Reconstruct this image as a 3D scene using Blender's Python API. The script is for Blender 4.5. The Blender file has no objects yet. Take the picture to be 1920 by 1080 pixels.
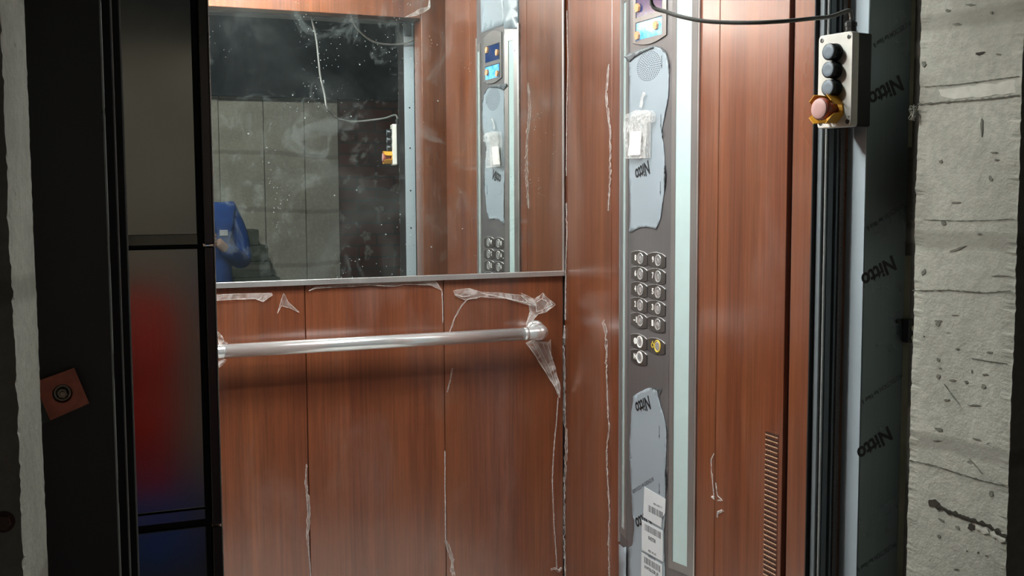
import bpy, bmesh, math, random
from math import sin, cos, pi, radians, atan2, sqrt
from mathutils import Vector, Matrix, noise
from mathutils.geometry import delaunay_2d_cdt
random.seed(7)
scene = bpy.context.scene
COL = scene.collection

# ------------------------------------------------------------------ camera, world, lights
FOCAL_PX = 2079.85
M = ((0.9231256907, -0.3844715379, -0.0045382377),
     (-0.0370840576, -0.0772793519, -0.9963195644),
     (0.3827058031, 0.9198964824, -0.0855963197))      # camera axes (right, down, forward) in the world
CAM = Vector((0.0, 0.0, 1.32))
cd = bpy.data.cameras.new('camera'); cam = bpy.data.objects.new('camera', cd); COL.objects.link(cam)
cam.matrix_world = Matrix(((M[0][0], -M[1][0], -M[2][0], CAM.x), (M[0][1], -M[1][1], -M[2][1], CAM.y),
                           (M[0][2], -M[1][2], -M[2][2], CAM.z), (0, 0, 0, 1)))
cd.sensor_width = 36.0; cd.lens = FOCAL_PX / 1920 * 36.0; cd.clip_start = 0.02
scene.camera = cam
world = bpy.data.worlds.new('world'); scene.world = world; world.use_nodes = True
world.node_tree.nodes['Background'].inputs[0].default_value = (0.75, 0.9, 1.0, 1)
world.node_tree.nodes['Background'].inputs[1].default_value = 0.03
vs = scene.view_settings
vs.view_transform = 'Standard'; vs.look = 'None'; vs.gamma = 1.0; vs.use_curve_mapping = False; vs.exposure = 0.0
BULB_STRENGTH = 330.0       # bare bulb hanging in the front left corner of the cabin
LAMP_STRENGTH = 36.0        # the two panels in the cabin ceiling
FILL_LAMP_W = 50.0           # added fill lamp in the landing, aimed at the wall behind the photographer

# ------------------------------------------------------------------ helpers
def ray(px, py):
    a = ((px - 960) / FOCAL_PX, (py - 540) / FOCAL_PX, 1.0)
    return Vector([a[0] * M[0][i] + a[1] * M[1][i] + a[2] * M[2][i] for i in range(3)])
def onX(px, py, X):
    d = ray(px, py); return CAM + d * (X / d.x)
def onY(px, py, Y):
    d = ray(px, py); return CAM + d * (Y / d.y)

def mirrored(px, py, Y, ym=2.99):      # a point of depth Y seen by way of the mirror
    d = ray(px, py); k = (2 * ym - Y) / d.y; return Vector((d.x * k, Y, CAM.z + d.z * k))

def sgn(c): return ((c / 12.92) if c <= 0.04045 else ((c + 0.055) / 1.055) ** 2.4)
def rgb(r, g, b): return (sgn(r / 255), sgn(g / 255), sgn(b / 255), 1)

def newmat(name):
    m = bpy.data.materials.new(name); m.use_nodes = True
    return m, m.node_tree, m.node_tree.nodes['Principled BSDF']
def setp(p, **k):
    for a, v in k.items():
        a = {'base': 'Base Color', 'rough': 'Roughness', 'metal': 'Metallic', 'coat': 'Coat Weight', 'coatr': 'Coat Roughness',
             'spec': 'Specular IOR Level', 'emit': 'Emission Color', 'emits': 'Emission Strength', 'trans': 'Transmission Weight', 'alpha': 'Alpha', 'ior': 'IOR'}[a]
        p.inputs[a].default_value = v
def N(t, typ, **k):
    n = t.nodes.new(typ)
    for a, v in k.items():
        if hasattr(n, a) and a != 'inputs': setattr(n, a, v)
    return n
def L(t, a, b): t.links.new(a, b)
def coords(t, scale=(1, 1, 1), loc=(0, 0, 0), kind='Object'):
    tc = N(t, 'ShaderNodeTexCoord'); mp = N(t, 'ShaderNodeMapping')
    mp.inputs['Scale'].default_value = scale; mp.inputs['Location'].default_value = loc
    L(t, tc.outputs[kind], mp.inputs['Vector']); return mp.outputs[0]
def noise_node(t, vec, scale, detail=4, rough=0.55, dist=0.0):
    n = N(t, 'ShaderNodeTexNoise'); n.inputs['Scale'].default_value = scale; n.inputs['Detail'].default_value = detail
    n.inputs['Roughness'].default_value = rough; n.inputs['Distortion'].default_value = dist
    L(t, vec, n.inputs['Vector']); return n.outputs['Fac']
def ramp(t, fac, stops):
    r = N(t, 'ShaderNodeValToRGB'); e = r.color_ramp.elements
    while len(e) < len(stops): e.new(0.5)
    for i, (p, c) in enumerate(stops):
        e[i].position = p; e[i].color = c if len(c) == 4 else (*c, 1)
    L(t, fac, r.inputs[0]); return r.outputs[0]
def g(v): return (v, v, v, 1)
def mix(t, fac, a, b, mode='MIX'):
    m = N(t, 'ShaderNodeMix'); m.data_type = 'RGBA'; m.blend_type = mode
    for s, v in ((m.inputs[0], fac), (m.inputs[6], a), (m.inputs[7], b)):
        if hasattr(v, 'is_output'): L(t, v, s)
        else: s.default_value = v
    return m.outputs[2]
def bump(t, p, h, strength=0.3, dist=0.002):
    b = N(t, 'ShaderNodeBump'); b.inputs['Strength'].default_value = strength; b.inputs['Distance'].default_value = dist
    L(t, h, b.inputs['Height']); L(t, b.outputs[0], p.inputs['Normal'])

def plain(name, col, rough=0.5, metal=0.0, coat=0.0, var=0.06, vscale=30, spec=0.5, bumps=0.0):
    m, t, p = newmat(name); setp(p, rough=rough, metal=metal, coat=coat, spec=spec)
    v = coords(t); n = noise_node(t, v, vscale)
    c = mix(t, ramp(t, n, [(0.3, g(0)), (0.7, g(1))]), tuple(x * (1 - var) for x in col[:3]) + (1,), tuple(min(1, x * (1 + var)) for x in col[:3]) + (1,))
    L(t, c, p.inputs['Base Color'])
    L(t, ramp(t, n, [(0.2, g(rough * 0.85)), (0.8, g(min(1, rough * 1.15)))]), p.inputs['Roughness'])
    if bumps: bump(t, p, noise_node(t, v, vscale * 4), bumps)
    return m

def wood(name, rough=0.34, haze=0.25):
    m, t, p = newmat(name); setp(p, coat=1.0, coatr=0.22, spec=0.5); p.inputs['Coat IOR'].default_value = 1.7
    v = coords(t, (1, 1, 0.012)); v2 = coords(t, (1, 1, 0.03), (3, 1, 0))
    a = noise_node(t, v, 34, 5, 0.6); b = noise_node(t, v2, 150, 3, 0.6); c = noise_node(t, v, 7, 2)
    base = ramp(t, a, [(0.3, rgb(76, 38, 22)), (0.5, rgb(106, 57, 34)), (0.7, rgb(142, 82, 50))])
    base = mix(t, 0.45, base, ramp(t, b, [(0.35, rgb(82, 41, 26)), (0.65, rgb(142, 80, 48))]))
    base = mix(t, 0.35, base, ramp(t, c, [(0.35, rgb(88, 44, 30)), (0.65, rgb(124, 75, 46))]))
    # clinging clear film: faint milky smudges
    v3 = coords(t, (1, 1, 0.45)); s = noise_node(t, v3, 5.5, 5, 0.62, 0.6); f = noise_node(t, coords(t), 70, 3)
    sm = ramp(t, s, [(0.48, g(0)), (0.75, g(haze))])
    base = mix(t, sm, base, rgb(150, 124, 116))
    L(t, base, p.inputs['Base Color'])
    r = mix(t, ramp(t, s, [(0.35, g(0)), (0.7, g(1))]), g(rough * 0.85), g(rough * 1.35)); L(t, r, p.inputs['Roughness'])
    bump(t, p, s, 0.12, 0.004)
    return m

def steel(name, col, rough=0.32, brush=(1, 1, 0.02), metal=1.0, bs=200, var=0.1):
    m, t, p = newmat(name); setp(p, metal=metal)
    v = coords(t, brush); n = noise_node(t, v, bs, 3)
    L(t, mix(t, n, tuple(c * (1 - var) for c in col[:3]) + (1,), tuple(min(1, c * (1 + var)) for c in col[:3]) + (1,)), p.inputs['Base Color'])
    n2 = noise_node(t, coords(t), 9, 4)
    L(t, ramp(t, n2, [(0.3, g(rough * 0.85)), (0.7, g(rough * 1.2))]), p.inputs['Roughness'])
    bump(t, p, n, 0.05, 0.0005)
    return m

def concrete(name, a, b, pits=1.0):
    m, t, p = newmat(name); setp(p, rough=0.9, spec=0.2)
    v = coords(t)
    n1 = noise_node(t, v, 4, 6, 0.6, 0.4); n2 = noise_node(t, v, 60, 6, 0.7); n3 = noise_node(t, coords(t, (1, 1, 0.35)), 14, 4, 0.6)
    base = ramp(t, n1, [(0.3, a), (0.7, b)])
    base = mix(t, ramp(t, n2, [(0.42, g(0.35)), (0.6, g(0))]), base, tuple(c * 0.72 for c in a[:3]) + (1,))
    base = mix(t, ramp(t, n3, [(0.58, g(0)), (0.75, g(0.35))]), base, rgb(198, 200, 190))
    vo = N(t, 'ShaderNodeTexVoronoi'); vo.inputs['Scale'].default_value = 26; vo.inputs['Randomness'].default_value = 1
    L(t, coords(t, (1, 1, 1.7)), vo.inputs['Vector'])
    sel = noise_node(t, coords(t, (1, 1, 1), (5, 2, 1)), 9, 2)
    pm = ramp(t, vo.outputs['Distance'], [(0.10, g(1)), (0.19, g(0))])
    pm = mix(t, ramp(t, sel, [(0.62, g(0)), (0.66, g(.6))]), g(0), pm)
    base = mix(t, pm, base, rgb(104, 103, 94))
    wv = N(t, 'ShaderNodeTexWave'); wv.bands_direction = 'Z'; wv.inputs['Scale'].default_value = 0.9; wv.inputs['Distortion'].default_value = 1.2
    wv.inputs['Detail'].default_value = 4; wv.inputs['Detail Scale'].default_value = 1.2; L(t, v, wv.inputs['Vector'])
    crack = ramp(t, wv.outputs['Fac'], [(0.975, g(0)), (0.995, g(0.45))])
    base = mix(t, crack, base, rgb(120, 118, 108))
    L(t, base, p.inputs['Base Color'])
    h = mix(t, pm, n2, g(-0.6 * pits)); h = mix(t, crack, h, g(0)); bump(t, p, h, 0.6, 0.004)
    return m

def obj(name, verts, faces, mat=None, parent=None, smooth=False, mats=None, midx=None, uv=None):
    me = bpy.data.meshes.new(name); me.from_pydata([tuple(v) for v in verts], [], faces); me.update()
    o = bpy.data.objects.new(name, me); COL.objects.link(o)
    for mm in (mats or ([mat] if mat else [])): me.materials.append(mm)
    if midx:
        for p, i in zip(me.polygons, midx): p.material_index = i
    if smooth:
        for p in me.polygons: p.use_smooth = True
    if parent: o.parent = parent
    return o
def tag(o, label=None, cat=None, group=None, kind=None):
    if label: o['label'] = label
    if cat: o['category'] = cat
    if group: o['group'] = group
    if kind: o['kind'] = kind
    return o
def empty(name, loc, rz=0, **k):
    o = bpy.data.objects.new(name, None); COL.objects.link(o); o.location = loc; o.rotation_euler = (0, 0, rz); o.empty_display_size = 0.05
    return tag(o, **k)
def localize(o):
    """children were built in world coordinates: keep them there under an unrotated Empty"""
    if o.parent: o.location = -Vector(o.parent.location)
    return o

class MB:
    def __init__(s): s.v = []; s.f = []; s.m = []; s.cur = 0
    def add(s, vs, fs):
        b = len(s.v); s.v += [Vector(v) for v in vs]; s.f += [tuple(i + b for i in f) for f in fs]; s.m += [s.cur] * len(fs); return s
    def box(s, x0, x1, y0, y1, z0, z1):
        return s.add([(x0, y0, z0), (x1, y0, z0), (x1, y1, z0), (x0, y1, z0), (x0, y0, z1), (x1, y0, z1), (x1, y1, z1), (x0, y1, z1)],
                     [(0, 3, 2, 1), (4, 5, 6, 7), (0, 1, 5, 4), (1, 2, 6, 5), (2, 3, 7, 6), (3, 0, 4, 7)])
    def bbox(s, x0, x1, y0, y1, z0, z1, r=0.002, seg=2):
        bm = bmesh.new(); bmesh.ops.create_cube(bm, size=1)
        for v in bm.verts: v.co = Vector(((x0 + x1) / 2 + v.co.x * (x1 - x0), (y0 + y1) / 2 + v.co.y * (y1 - y0), (z0 + z1) / 2 + v.co.z * (z1 - z0)))
        bmesh.ops.bevel(bm, geom=bm.edges[:], offset=r, segments=seg, affect='EDGES', profile=0.5)
        bm.verts.index_update(); s.add([v.co.copy() for v in bm.verts], [[v.index for v in f.verts] for f in bm.faces]); bm.free(); return s
    def prism(s, pts, z0, z1):            # pts (x,y) counter-clockwise
        n = len(pts); vs = [(x, y, z0) for x, y in pts] + [(x, y, z1) for x, y in pts]
        return s.add(vs, [tuple(range(n))[::-1], tuple(range(n, 2 * n))] + [(i, (i + 1) % n, n + (i + 1) % n, n + i) for i in range(n)])
    def lathe(s, prof, o, ax, seg=24, ref=None, a0=0, a1=2 * pi):
        o = Vector(o); ax = Vector(ax).normalized(); r0 = Vector(ref).normalized() if ref else ax.orthogonal().normalized(); r1 = ax.cross(r0)
        full = abs(a1 - a0 - 2 * pi) < 1e-6; n = seg if full else seg + 1; vs = []; fs = []
        for r, h in prof:
            for i in range(n):
                a = a0 + (a1 - a0) * i / seg; vs.append(o + ax * h + (r0 * cos(a) + r1 * sin(a)) * r)
        for j in range(len(prof) - 1):
            for i in range(seg):
                k = (i + 1) % n; fs.append((j * n + i, j * n + k, (j + 1) * n + k, (j + 1) * n + i))
        if full:
            fs.append(tuple(range(n))[::-1]); fs.append(tuple(range((len(prof) - 1) * n, len(prof) * n)))
        return s.add(vs, fs)
    def tube(s, pts, r, seg=8):
        pts = [Vector(p) for p in pts]; rr = r if isinstance(r, (list, tuple)) else [r] * len(pts); vs = []; fs = []; up = None
        for i, p in enumerate(pts):
            d = (pts[min(i + 1, len(pts) - 1)] - pts[max(i - 1, 0)]).normalized()
            if up is None: up = d.orthogonal().normalized()
            up = (up - d * up.dot(d)).normalized(); w = d.cross(up)
            for k in range(seg):
                a = 2 * pi * k / seg; vs.append(p + (up * cos(a) + w * sin(a)) * rr[i])
        for i in range(len(pts) - 1):
            for k in range(seg):
                q = (k + 1) % seg; fs.append((i * seg + k, i * seg + q, (i + 1) * seg + q, (i + 1) * seg + k))
        fs.append(tuple(range(seg))[::-1]); fs.append(tuple(range((len(pts) - 1) * seg, len(pts) * seg)))
        return s.add(vs, fs)
    def build(s, name, mat=None, parent=None, smooth=False, mats=None, world=False):
        o = obj(name, s.v, s.f, mat, parent, smooth, mats, s.m if mats else None)
        if world: localize(o)
        return o

def smoothpath(pts, n=8):
    pts = [Vector(p) for p in pts]; out = []
    for i in range(len(pts) - 1):
        p0 = pts[max(i - 1, 0)]; p1 = pts[i]; p2 = pts[i + 1]; p3 = pts[min(i + 2, len(pts) - 1)]
        for k in range(n):
            t = k / n
            out.append(0.5 * ((2 * p1) + (p2 - p0) * t + (2 * p0 - 5 * p1 + 4 * p2 - p3) * t * t + (3 * p1 - p0 - 3 * p2 + p3) * t ** 3))
    out.append(pts[-1]); return out

class Frame:
    """a flat surface: origin, u (right as seen), n (towards the viewer)"""
    def __init__(s, o, u, n): s.o = Vector(o); s.u = Vector(u).normalized(); s.n = Vector(n).normalized(); s.v = s.n.cross(s.u)
    def to2(s, p): d = Vector(p) - s.o; return (d.dot(s.u), d.dot(s.v))
    def to3(s, a, b, h=0.0): return s.o + s.u * a + s.v * b + s.n * h
    def px(s, x, y):
        d = ray(x, y); k = (s.o - CAM).dot(s.n) / d.dot(s.n); return s.to2(CAM + d * k)

def inside(p, poly):
    c = False; j = len(poly) - 1
    for i in range(len(poly)):
        if (poly[i][1] > p[1]) != (poly[j][1] > p[1]) and p[0] < (poly[j][0] - poly[i][0]) * (p[1] - poly[i][1]) / (poly[j][1] - poly[i][1]) + poly[i][0]: c = not c
        j = i
    return c
def densify(poly, step, rag=0.0, seed=0):
    out = []; rnd = random.Random(seed)
    for i in range(len(poly)):
        a = poly[i]; b = poly[(i + 1) % len(poly)]; d = math.hypot(b[0] - a[0], b[1] - a[1]); n = max(1, int(d / step))
        for k in range(n):
            t = k / n; j = rag if k else 0
            out.append((a[0] + (b[0] - a[0]) * t + rnd.uniform(-j, j), a[1] + (b[1] - a[1]) * t + rnd.uniform(-j, j)))
    return out
def sheet(mb, fr, poly, h=0.0, step=0.01, amp=0.0, freq=40, rag=0.0, thick=0.0003, rim=0.0, rimcur=1, lift=None, seed=0, ridge=False):
    """polygon (2D on the frame) filled with a crumpled two-sided sheet of real thickness; rim = radius of the stretched bright edge"""
    b = densify(poly, step, rag, seed); pts = [Vector(p) for p in b]; nb = len(pts)
    x0 = min(p[0] for p in b); x1 = max(p[0] for p in b); y0 = min(p[1] for p in b); y1 = max(p[1] for p in b); rnd = random.Random(seed + 5)
    if amp > 0:
        y = y0 + step / 2
        while y < y1:
            x = x0 + step / 2
            while x < x1:
                q = (x + rnd.uniform(-.3, .3) * step, y + rnd.uniform(-.3, .3) * step)
                if inside(q, b) and min((q[0] - w[0]) ** 2 + (q[1] - w[1]) ** 2 for w in b) > (step * .45) ** 2: pts.append(Vector(q))
                x += step
            y += step
    r = delaunay_2d_cdt(pts, [(i, (i + 1) % nb) for i in range(nb)], [], 1, 1e-7)
    def hh(q):
        z = noise.noise(Vector((q[0] * freq * (.55 if ridge else 1), q[1] * freq * (.3 if ridge else 1), seed * 3.1)))
        z = (1 - 2 * abs(z)) if ridge else 0.5 + 0.5 * z
        return h + max(0.0, z) * amp * (.7 if ridge else 1) + (lift(q) if lift else 0)
    V = [fr.to3(q[0], q[1], hh(q)) for q in r[0]]; n = len(V)
    V += [fr.to3(q[0], q[1], hh(q) - thick) for q in r[0]]
    F = [tuple(f) for f in r[2] if inside(((r[0][f[0]][0] + r[0][f[1]][0] + r[0][f[2]][0]) / 3, (r[0][f[0]][1] + r[0][f[1]][1] + r[0][f[2]][1]) / 3), b)]
    cnt = {}
    for f in F:
        for i in range(3): cnt[(f[i], f[(i + 1) % 3])] = 1
    E_ = [(a, c) for (a, c) in cnt if (c, a) not in cnt]
    mb.add(V, F + [tuple(i + n for i in f[::-1]) for f in F] + [(c, a, a + n, c + n) for a, c in E_])
    if rim:
        keep = mb.cur; mb.cur = rimcur; loop = [fr.to3(q[0], q[1], hh(q)) for q in b]; loop.append(loop[0])
        mb.tube(loop, [rim * (0.5 + 0.9 * abs(noise.noise(Vector((i * .37, seed, 1))))) for i in range(len(loop))], 5); mb.cur = keep
    return hh

def text_geo(mb, fr, body, p0, p1, h=0.0004, height=None, bold=0.0, shear=0.0, thick=0.0003):
    """text running from 2D point p0 to p1 on the frame, letters' tops to the left of the running direction"""
    cu = bpy.data.curves.new('text', 'FONT'); cu.body = body; cu.offset = bold; cu.extrude = 0.001; cu.resolution_u = 3; cu.shear = shear
    o = bpy.data.objects.new('text', cu); COL.objects.link(o); dg = bpy.context.evaluated_depsgraph_get(); dg.update()
    me = bpy.data.meshes.new_from_object(o.evaluated_get(dg)); co = [v.co.copy() for v in me.vertices]; fs = [tuple(p.vertices) for p in me.polygons]
    bpy.data.objects.remove(o); bpy.data.curves.remove(cu)
    if not co: return
    x0 = min(c.x for c in co); x1 = max(c.x for c in co); y0 = min(c.y for c in co); y1 = max(c.y for c in co)
    d = Vector((p1[0] - p0[0], p1[1] - p0[1])); ln = d.length; d.normalize(); e = Vector((-d.y, d.x)); sx = ln / (x1 - x0); sy = sx if height is None else height / (y1 - y0)
    V = [fr.to3(p0[0] + d.x * (c.x - x0) * sx + e.x * (c.y - y0) * sy, p0[1] + d.y * (c.x - x0) * sx + e.y * (c.y - y0) * sy, h + (thick if c.z > 0 else 0)) for c in co]
    mb.add(V, fs)

def ribbon(mb, fr, pts, w, h=0.001, amp=0.006, seed=0, rim=0.0007, step=0.006):
    """a torn strip of film along a 2D polyline: jagged, folded"""
    P = [Vector((p[0], p[1], 0)) for p in pts]; Q = []
    for i in range(len(P) - 1):
        d = (P[i + 1] - P[i]).length; n = max(1, int(d / step))
        for k in range(n): Q.append((P[i].lerp(P[i + 1], k / n), (i + k / n) / (len(P) - 1)))
    Q.append((P[-1], 1.0)); ws = w if isinstance(w, (list, tuple)) else [w] * len(P); vs = []; A = []; B = []
    for i, (q, t) in enumerate(Q):
        d = (Q[min(i + 1, len(Q) - 1)][0] - Q[max(i - 1, 0)][0]); e = Vector((-d.y, d.x, 0)).normalized()
        f = t * (len(ws) - 1); k = min(int(f), len(ws) - 2); ww = ws[k] + (ws[k + 1] - ws[k]) * (f - k)
        na = noise.noise(Vector((i * .31, seed, 0))); nb_ = noise.noise(Vector((i * .45, seed, 5))); nc = noise.noise(Vector((i * .6, seed, 9)))
        wa = ww * (0.35 + 0.5 * na); wb = ww * (0.35 + 0.6 * nb_)
        A.append(fr.to3(q.x - e.x * wa, q.y - e.y * wa, h + 0.0005)); B.append(fr.to3(q.x + e.x * wb, q.y + e.y * wb, h + 0.001 + amp * abs(nb_)))
        vs += [A[-1], fr.to3(q.x + e.x * ww * .3 * nc, q.y + e.y * ww * .3 * nc, h + amp * (0.4 + nc * .6) + .001), B[-1]]
    n = len(vs); vs2 = [v - fr.n * 0.0003 for v in vs]; F = []
    for i in range(len(Q) - 1):
        for k in (0, 1):
            a = i * 3 + k; f = (a, a + 1, a + 4, a + 3); F += [f, tuple(j + n for j in f[::-1])]
    mb.add(vs + vs2, F)
    if rim:
        keep = mb.cur; mb.cur = 1
        mb.tube(A, [rim * (.5 + abs(noise.noise(Vector((i * .7, seed, 2)))) * 1.5) for i in range(len(A))], 4)
        mb.tube(B, [rim * (.5 + abs(noise.noise(Vector((i * .7, seed, 3)))) * 1.5) for i in range(len(B))], 4); mb.cur = keep

# ------------------------------------------------------------------ materials
WOOD = wood('mahogany laminate'); WOOD_P = wood('mahogany laminate on the entrance post', 0.3, 0.12)
ALU = steel('brushed aluminium trim', rgb(205, 205, 205), 0.38, metal=0.85)
CHROME = steel('polished stainless tube', rgb(235, 240, 242), 0.17, (0.02, 1, 1), var=0.03, metal=.72)
COPST = steel('brushed stainless panel', rgb(126, 124, 126), 0.42, metal=0.62)
COPFR = steel('stainless light surround', rgb(150, 148, 147), 0.38, metal=0.65)
DARKST = steel('dark lift door steel', rgb(160, 156, 150), 0.13, metal=1.0, var=0.04)
FRAMEST = plain('grey door channel', rgb(112, 120, 124), 0.6)
POSTST = steel('dull dark door post', rgb(92, 86, 84), 0.3)
WHITEL = plain('white lip and edge highlight', rgb(200, 206, 206), .5)
DARKG = plain('dark seal', (0.008, 0.008, 0.009, 1), 0.6)
SHADEWOOD = plain('panel edge in painted shade', rgb(46, 20, 14), 0.6)  # shadow on the panel end is put into this colour
FELT = plain('dusty felt strip', rgb(128, 122, 120), 0.95, var=0.3, vscale=300, bumps=0.5)
FILM = plain('grey printed protective film', rgb(146, 158, 167), 0.38, var=0.03, vscale=8, coat=0.15)
FILMF = plain('lightened film on the frame', rgb(172, 186, 194), 0.3, var=0.05, vscale=6, coat=0.3)  # same film as FILM, brighter light on the jamb put into the colour
FILMST = steel('film over stainless steel', rgb(118, 130, 134), 0.3, metal=.85)
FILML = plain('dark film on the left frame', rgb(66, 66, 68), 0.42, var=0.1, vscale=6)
BLACKINK = plain('black print and torn edge shadow', (0.012, 0.012, 0.014, 1), 0.5)
GREYINK = plain('grey print', rgb(86, 90, 96), 0.6)
PAPER = plain('white paper label', rgb(205, 210, 214), 0.6, var=0.02)
GLASSW = plain('frosted white light strip', rgb(184, 206, 206), 0.22, coat=0.6, var=0.02)
RUBBER = plain("grey cable sheath", rgb(104, 105, 102), 0.42)
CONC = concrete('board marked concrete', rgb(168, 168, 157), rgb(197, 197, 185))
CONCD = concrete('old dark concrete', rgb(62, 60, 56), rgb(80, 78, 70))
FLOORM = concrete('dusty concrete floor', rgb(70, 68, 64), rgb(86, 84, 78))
WHITEP = plain('ivory plastic', rgb(214, 212, 204), 0.42, var=0.04, vscale=50)
BLACKP = plain('black plastic', rgb(26, 26, 26), 0.45)
GREYBTN = plain('dark grey button plastic', rgb(26, 29, 31), 0.35)
BTNFACE = plain('grey button face', rgb(112, 124, 134), 0.5)
REDP = plain('faded red plastic', rgb(150, 78, 66), 0.45, var=0.08)
PINKF = plain('worn pink mushroom face', rgb(186, 146, 140), 0.5)
YELLOW = plain('yellow plastic guard', rgb(206, 150, 42), 0.45, var=0.08)
ORANGE = plain('orange foam tab', rgb(214, 160, 116), 0.7)
REDPLATE = plain('red oxide painted plate', rgb(228, 132, 108), 0.6, var=0.15, vscale=60)
GALV = steel('zinc plated steel', rgb(170, 165, 150), 0.4)
YRING = plain('yellow ring', rgb(226, 196, 70), 0.35); WRING = plain('white ring', rgb(235, 235, 232), 0.35)
CEILM = plain('white ceiling panel', rgb(205, 208, 208), 0.5)
CABFLOOR = plain('covered cabin floor', rgb(222, 218, 212), 0.6, var=0.15, vscale=4)

def emis(name, col, s):
    m, t, p = newmat(name); setp(p, base=(0.6, 0.6, 0.6, 1), emit=col, emits=s, rough=0.4); return m
LAMP = emis('ceiling lamp diffuser', (0.93, 1.0, 0.98, 1), LAMP_STRENGTH)
def screen(name, a, b, s):
    m, t, p = newmat(name); setp(p, rough=0.08, spec=0.6)
    c = ramp(t, noise_node(t, coords(t), 60, 2), [(0.35, a), (0.65, b)]); L(t, c, p.inputs['Base Color']); L(t, c, p.inputs['Emission Color']); p.inputs['Emission Strength'].default_value = s
    return m
LCDB = screen('blue lit display', rgb(70, 150, 222), rgb(120, 190, 242), 0.5)
LCDD = screen('dim navy display', rgb(26, 44, 84), rgb(34, 56, 100), 0.35)

def clear_film(name, lo, hi, tint=(0.93, 0.9, 0.88, 1), sc=26):
    m, t, p = newmat(name); setp(p, base=tint, rough=0.22, spec=0.7)
    tr = N(t, 'ShaderNodeBsdfTransparent'); tr.inputs[0].default_value = (0.97, 0.96, 0.95, 1)
    mx = N(t, 'ShaderNodeMixShader'); n = noise_node(t, coords(t), sc, 2, 0.5, 2.5)
    L(t, ramp(t, n, [(0.42, g(lo)), (0.60, g(hi))]), mx.inputs[0])
    L(t, tr.outputs[0], mx.inputs[1]); L(t, p.outputs[0], mx.inputs[2]); L(t, mx.outputs[0], t.nodes['Material Output'].inputs[0])
    return m
CLEAR = clear_film('torn clear film', 0.05, 0.16)
CLEARW = clear_film('whitish crumpled film', 0.09, 0.26)
CRIM = clear_film('stretched film edge', 0.3, 0.75, (0.95, 0.93, 0.91, 1), 200)
BAGM = clear_film('clear bag plastic', 0.06, 0.24, (0.97, 0.98, 0.99, 1), 90)

def mirror_mat():
    m, t, p = newmat('dusty mirror'); out = t.nodes['Material Output']
    gl = N(t, 'ShaderNodeBsdfGlossy'); gl.inputs['Color'].default_value = (0.86, 0.91, 0.89, 1); gl.inputs['Roughness'].default_value = 0.0
    df = N(t, 'ShaderNodeBsdfDiffuse'); df.inputs['Color'].default_value = rgb(165, 178, 176)
    v = coords(t)
    n1 = noise_node(t, v, 3.2, 6, 0.62, 1.4); n2 = noise_node(t, v, 7, 6, 0.72, 1.2); n3 = noise_node(t, v, 420, 2, 0.5)
    haze = ramp(t, n1, [(0.3, g(0.01)), (0.55, g(0.04)), (0.75, g(0.12))])
    smear = ramp(t, n2, [(0.56, g(0)), (0.67, g(0.12)), (0.74, g(0.05))])
    # fine specks, densest in the middle right of the pane
    vo = N(t, 'ShaderNodeTexVoronoi'); vo.inputs['Scale'].default_value = 95; L(t, v, vo.inputs['Vector'])
    sp = ramp(t, vo.outputs['Distance'], [(0.09, g(0.55)), (0.16, g(0))]); msk = ramp(t, noise_node(t, v, 5, 3), [(0.5, g(0)), (0.62, g(1))])
    sp = mix(t, msk, g(0), sp)
    vo2 = N(t, 'ShaderNodeTexVoronoi'); vo2.inputs['Scale'].default_value = 22; L(t, v, vo2.inputs['Vector'])
    sp2 = ramp(t, vo2.outputs['Distance'], [(0.035, g(0.5)), (0.06, g(0))])
    f = mix(t, 1.0, haze, smear, 'ADD'); f = mix(t, 1.0, f, sp, 'ADD'); f = mix(t, 1.0, f, sp2, 'ADD')
    mx = N(t, 'ShaderNodeMixShader'); L(t, f, mx.inputs[0]); L(t, gl.outputs[0], mx.inputs[1]); L(t, df.outputs[0], mx.inputs[2]); L(t, mx.outputs[0], out.inputs[0])
    return m
MIRROR = mirror_mat()

# ------------------------------------------------------------------ the setting
XR = 1.419          # right cabin wall
YB = 3.0            # back wall
H = 2.3
FZ = 0.0
def struct(mb, name, mat, label=None, **k):
    o = mb.build(name, mat, **k); o['kind'] = 'structure'
    if label: o['label'] = label
    return o
s1, s2_ = 0.636, 1.036
mb = MB(); z1 = H
for a, b in ((0.12, s1 - .001), (s1 + .001, s2_ - .001), (s2_ + .001, 1.4135)): mb.bbox(a, b, YB, YB + .03, FZ, z1, 0.0012, 1)
mb.box(0.1, XR + .1, YB + .03, YB + .06, FZ, z1)
struct(mb, 'wall_back', WOOD, 'mahogany laminate back wall of the lift cabin')
mb = MB(); mb.box(1.4135, 1.4195, YB + .004, YB + .03, FZ, z1); struct(mb, 'trim_1', DARKG, 'dark seam in the cabin corner')
# right wall with fine seams
mb = MB()
for a, b in ((1.92, 2.176), (2.178, 2.6995), (2.7015, YB)): mb.bbox(XR, XR + .025, a, b, FZ, z1, 0.001, 1)
struct(mb, 'wall_right', WOOD, 'mahogany laminate right wall of the lift cabin')
mb = MB(); mb.box(XR + .012, XR + .09, 1.905, 1.9185, FZ, z1); mb.box(1.50, 1.52, 1.80, 1.905, FZ, z1); struct(mb, 'trim_2', SHADEWOOD, 'end of the right wall panel, coloured dark for shade')
mb = MB(); mb.bbox(0.10, 0.12, 1.9, YB, FZ, z1, .001, 1); struct(mb, 'wall_left', WOOD, 'mahogany laminate left wall of the lift cabin')
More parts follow.
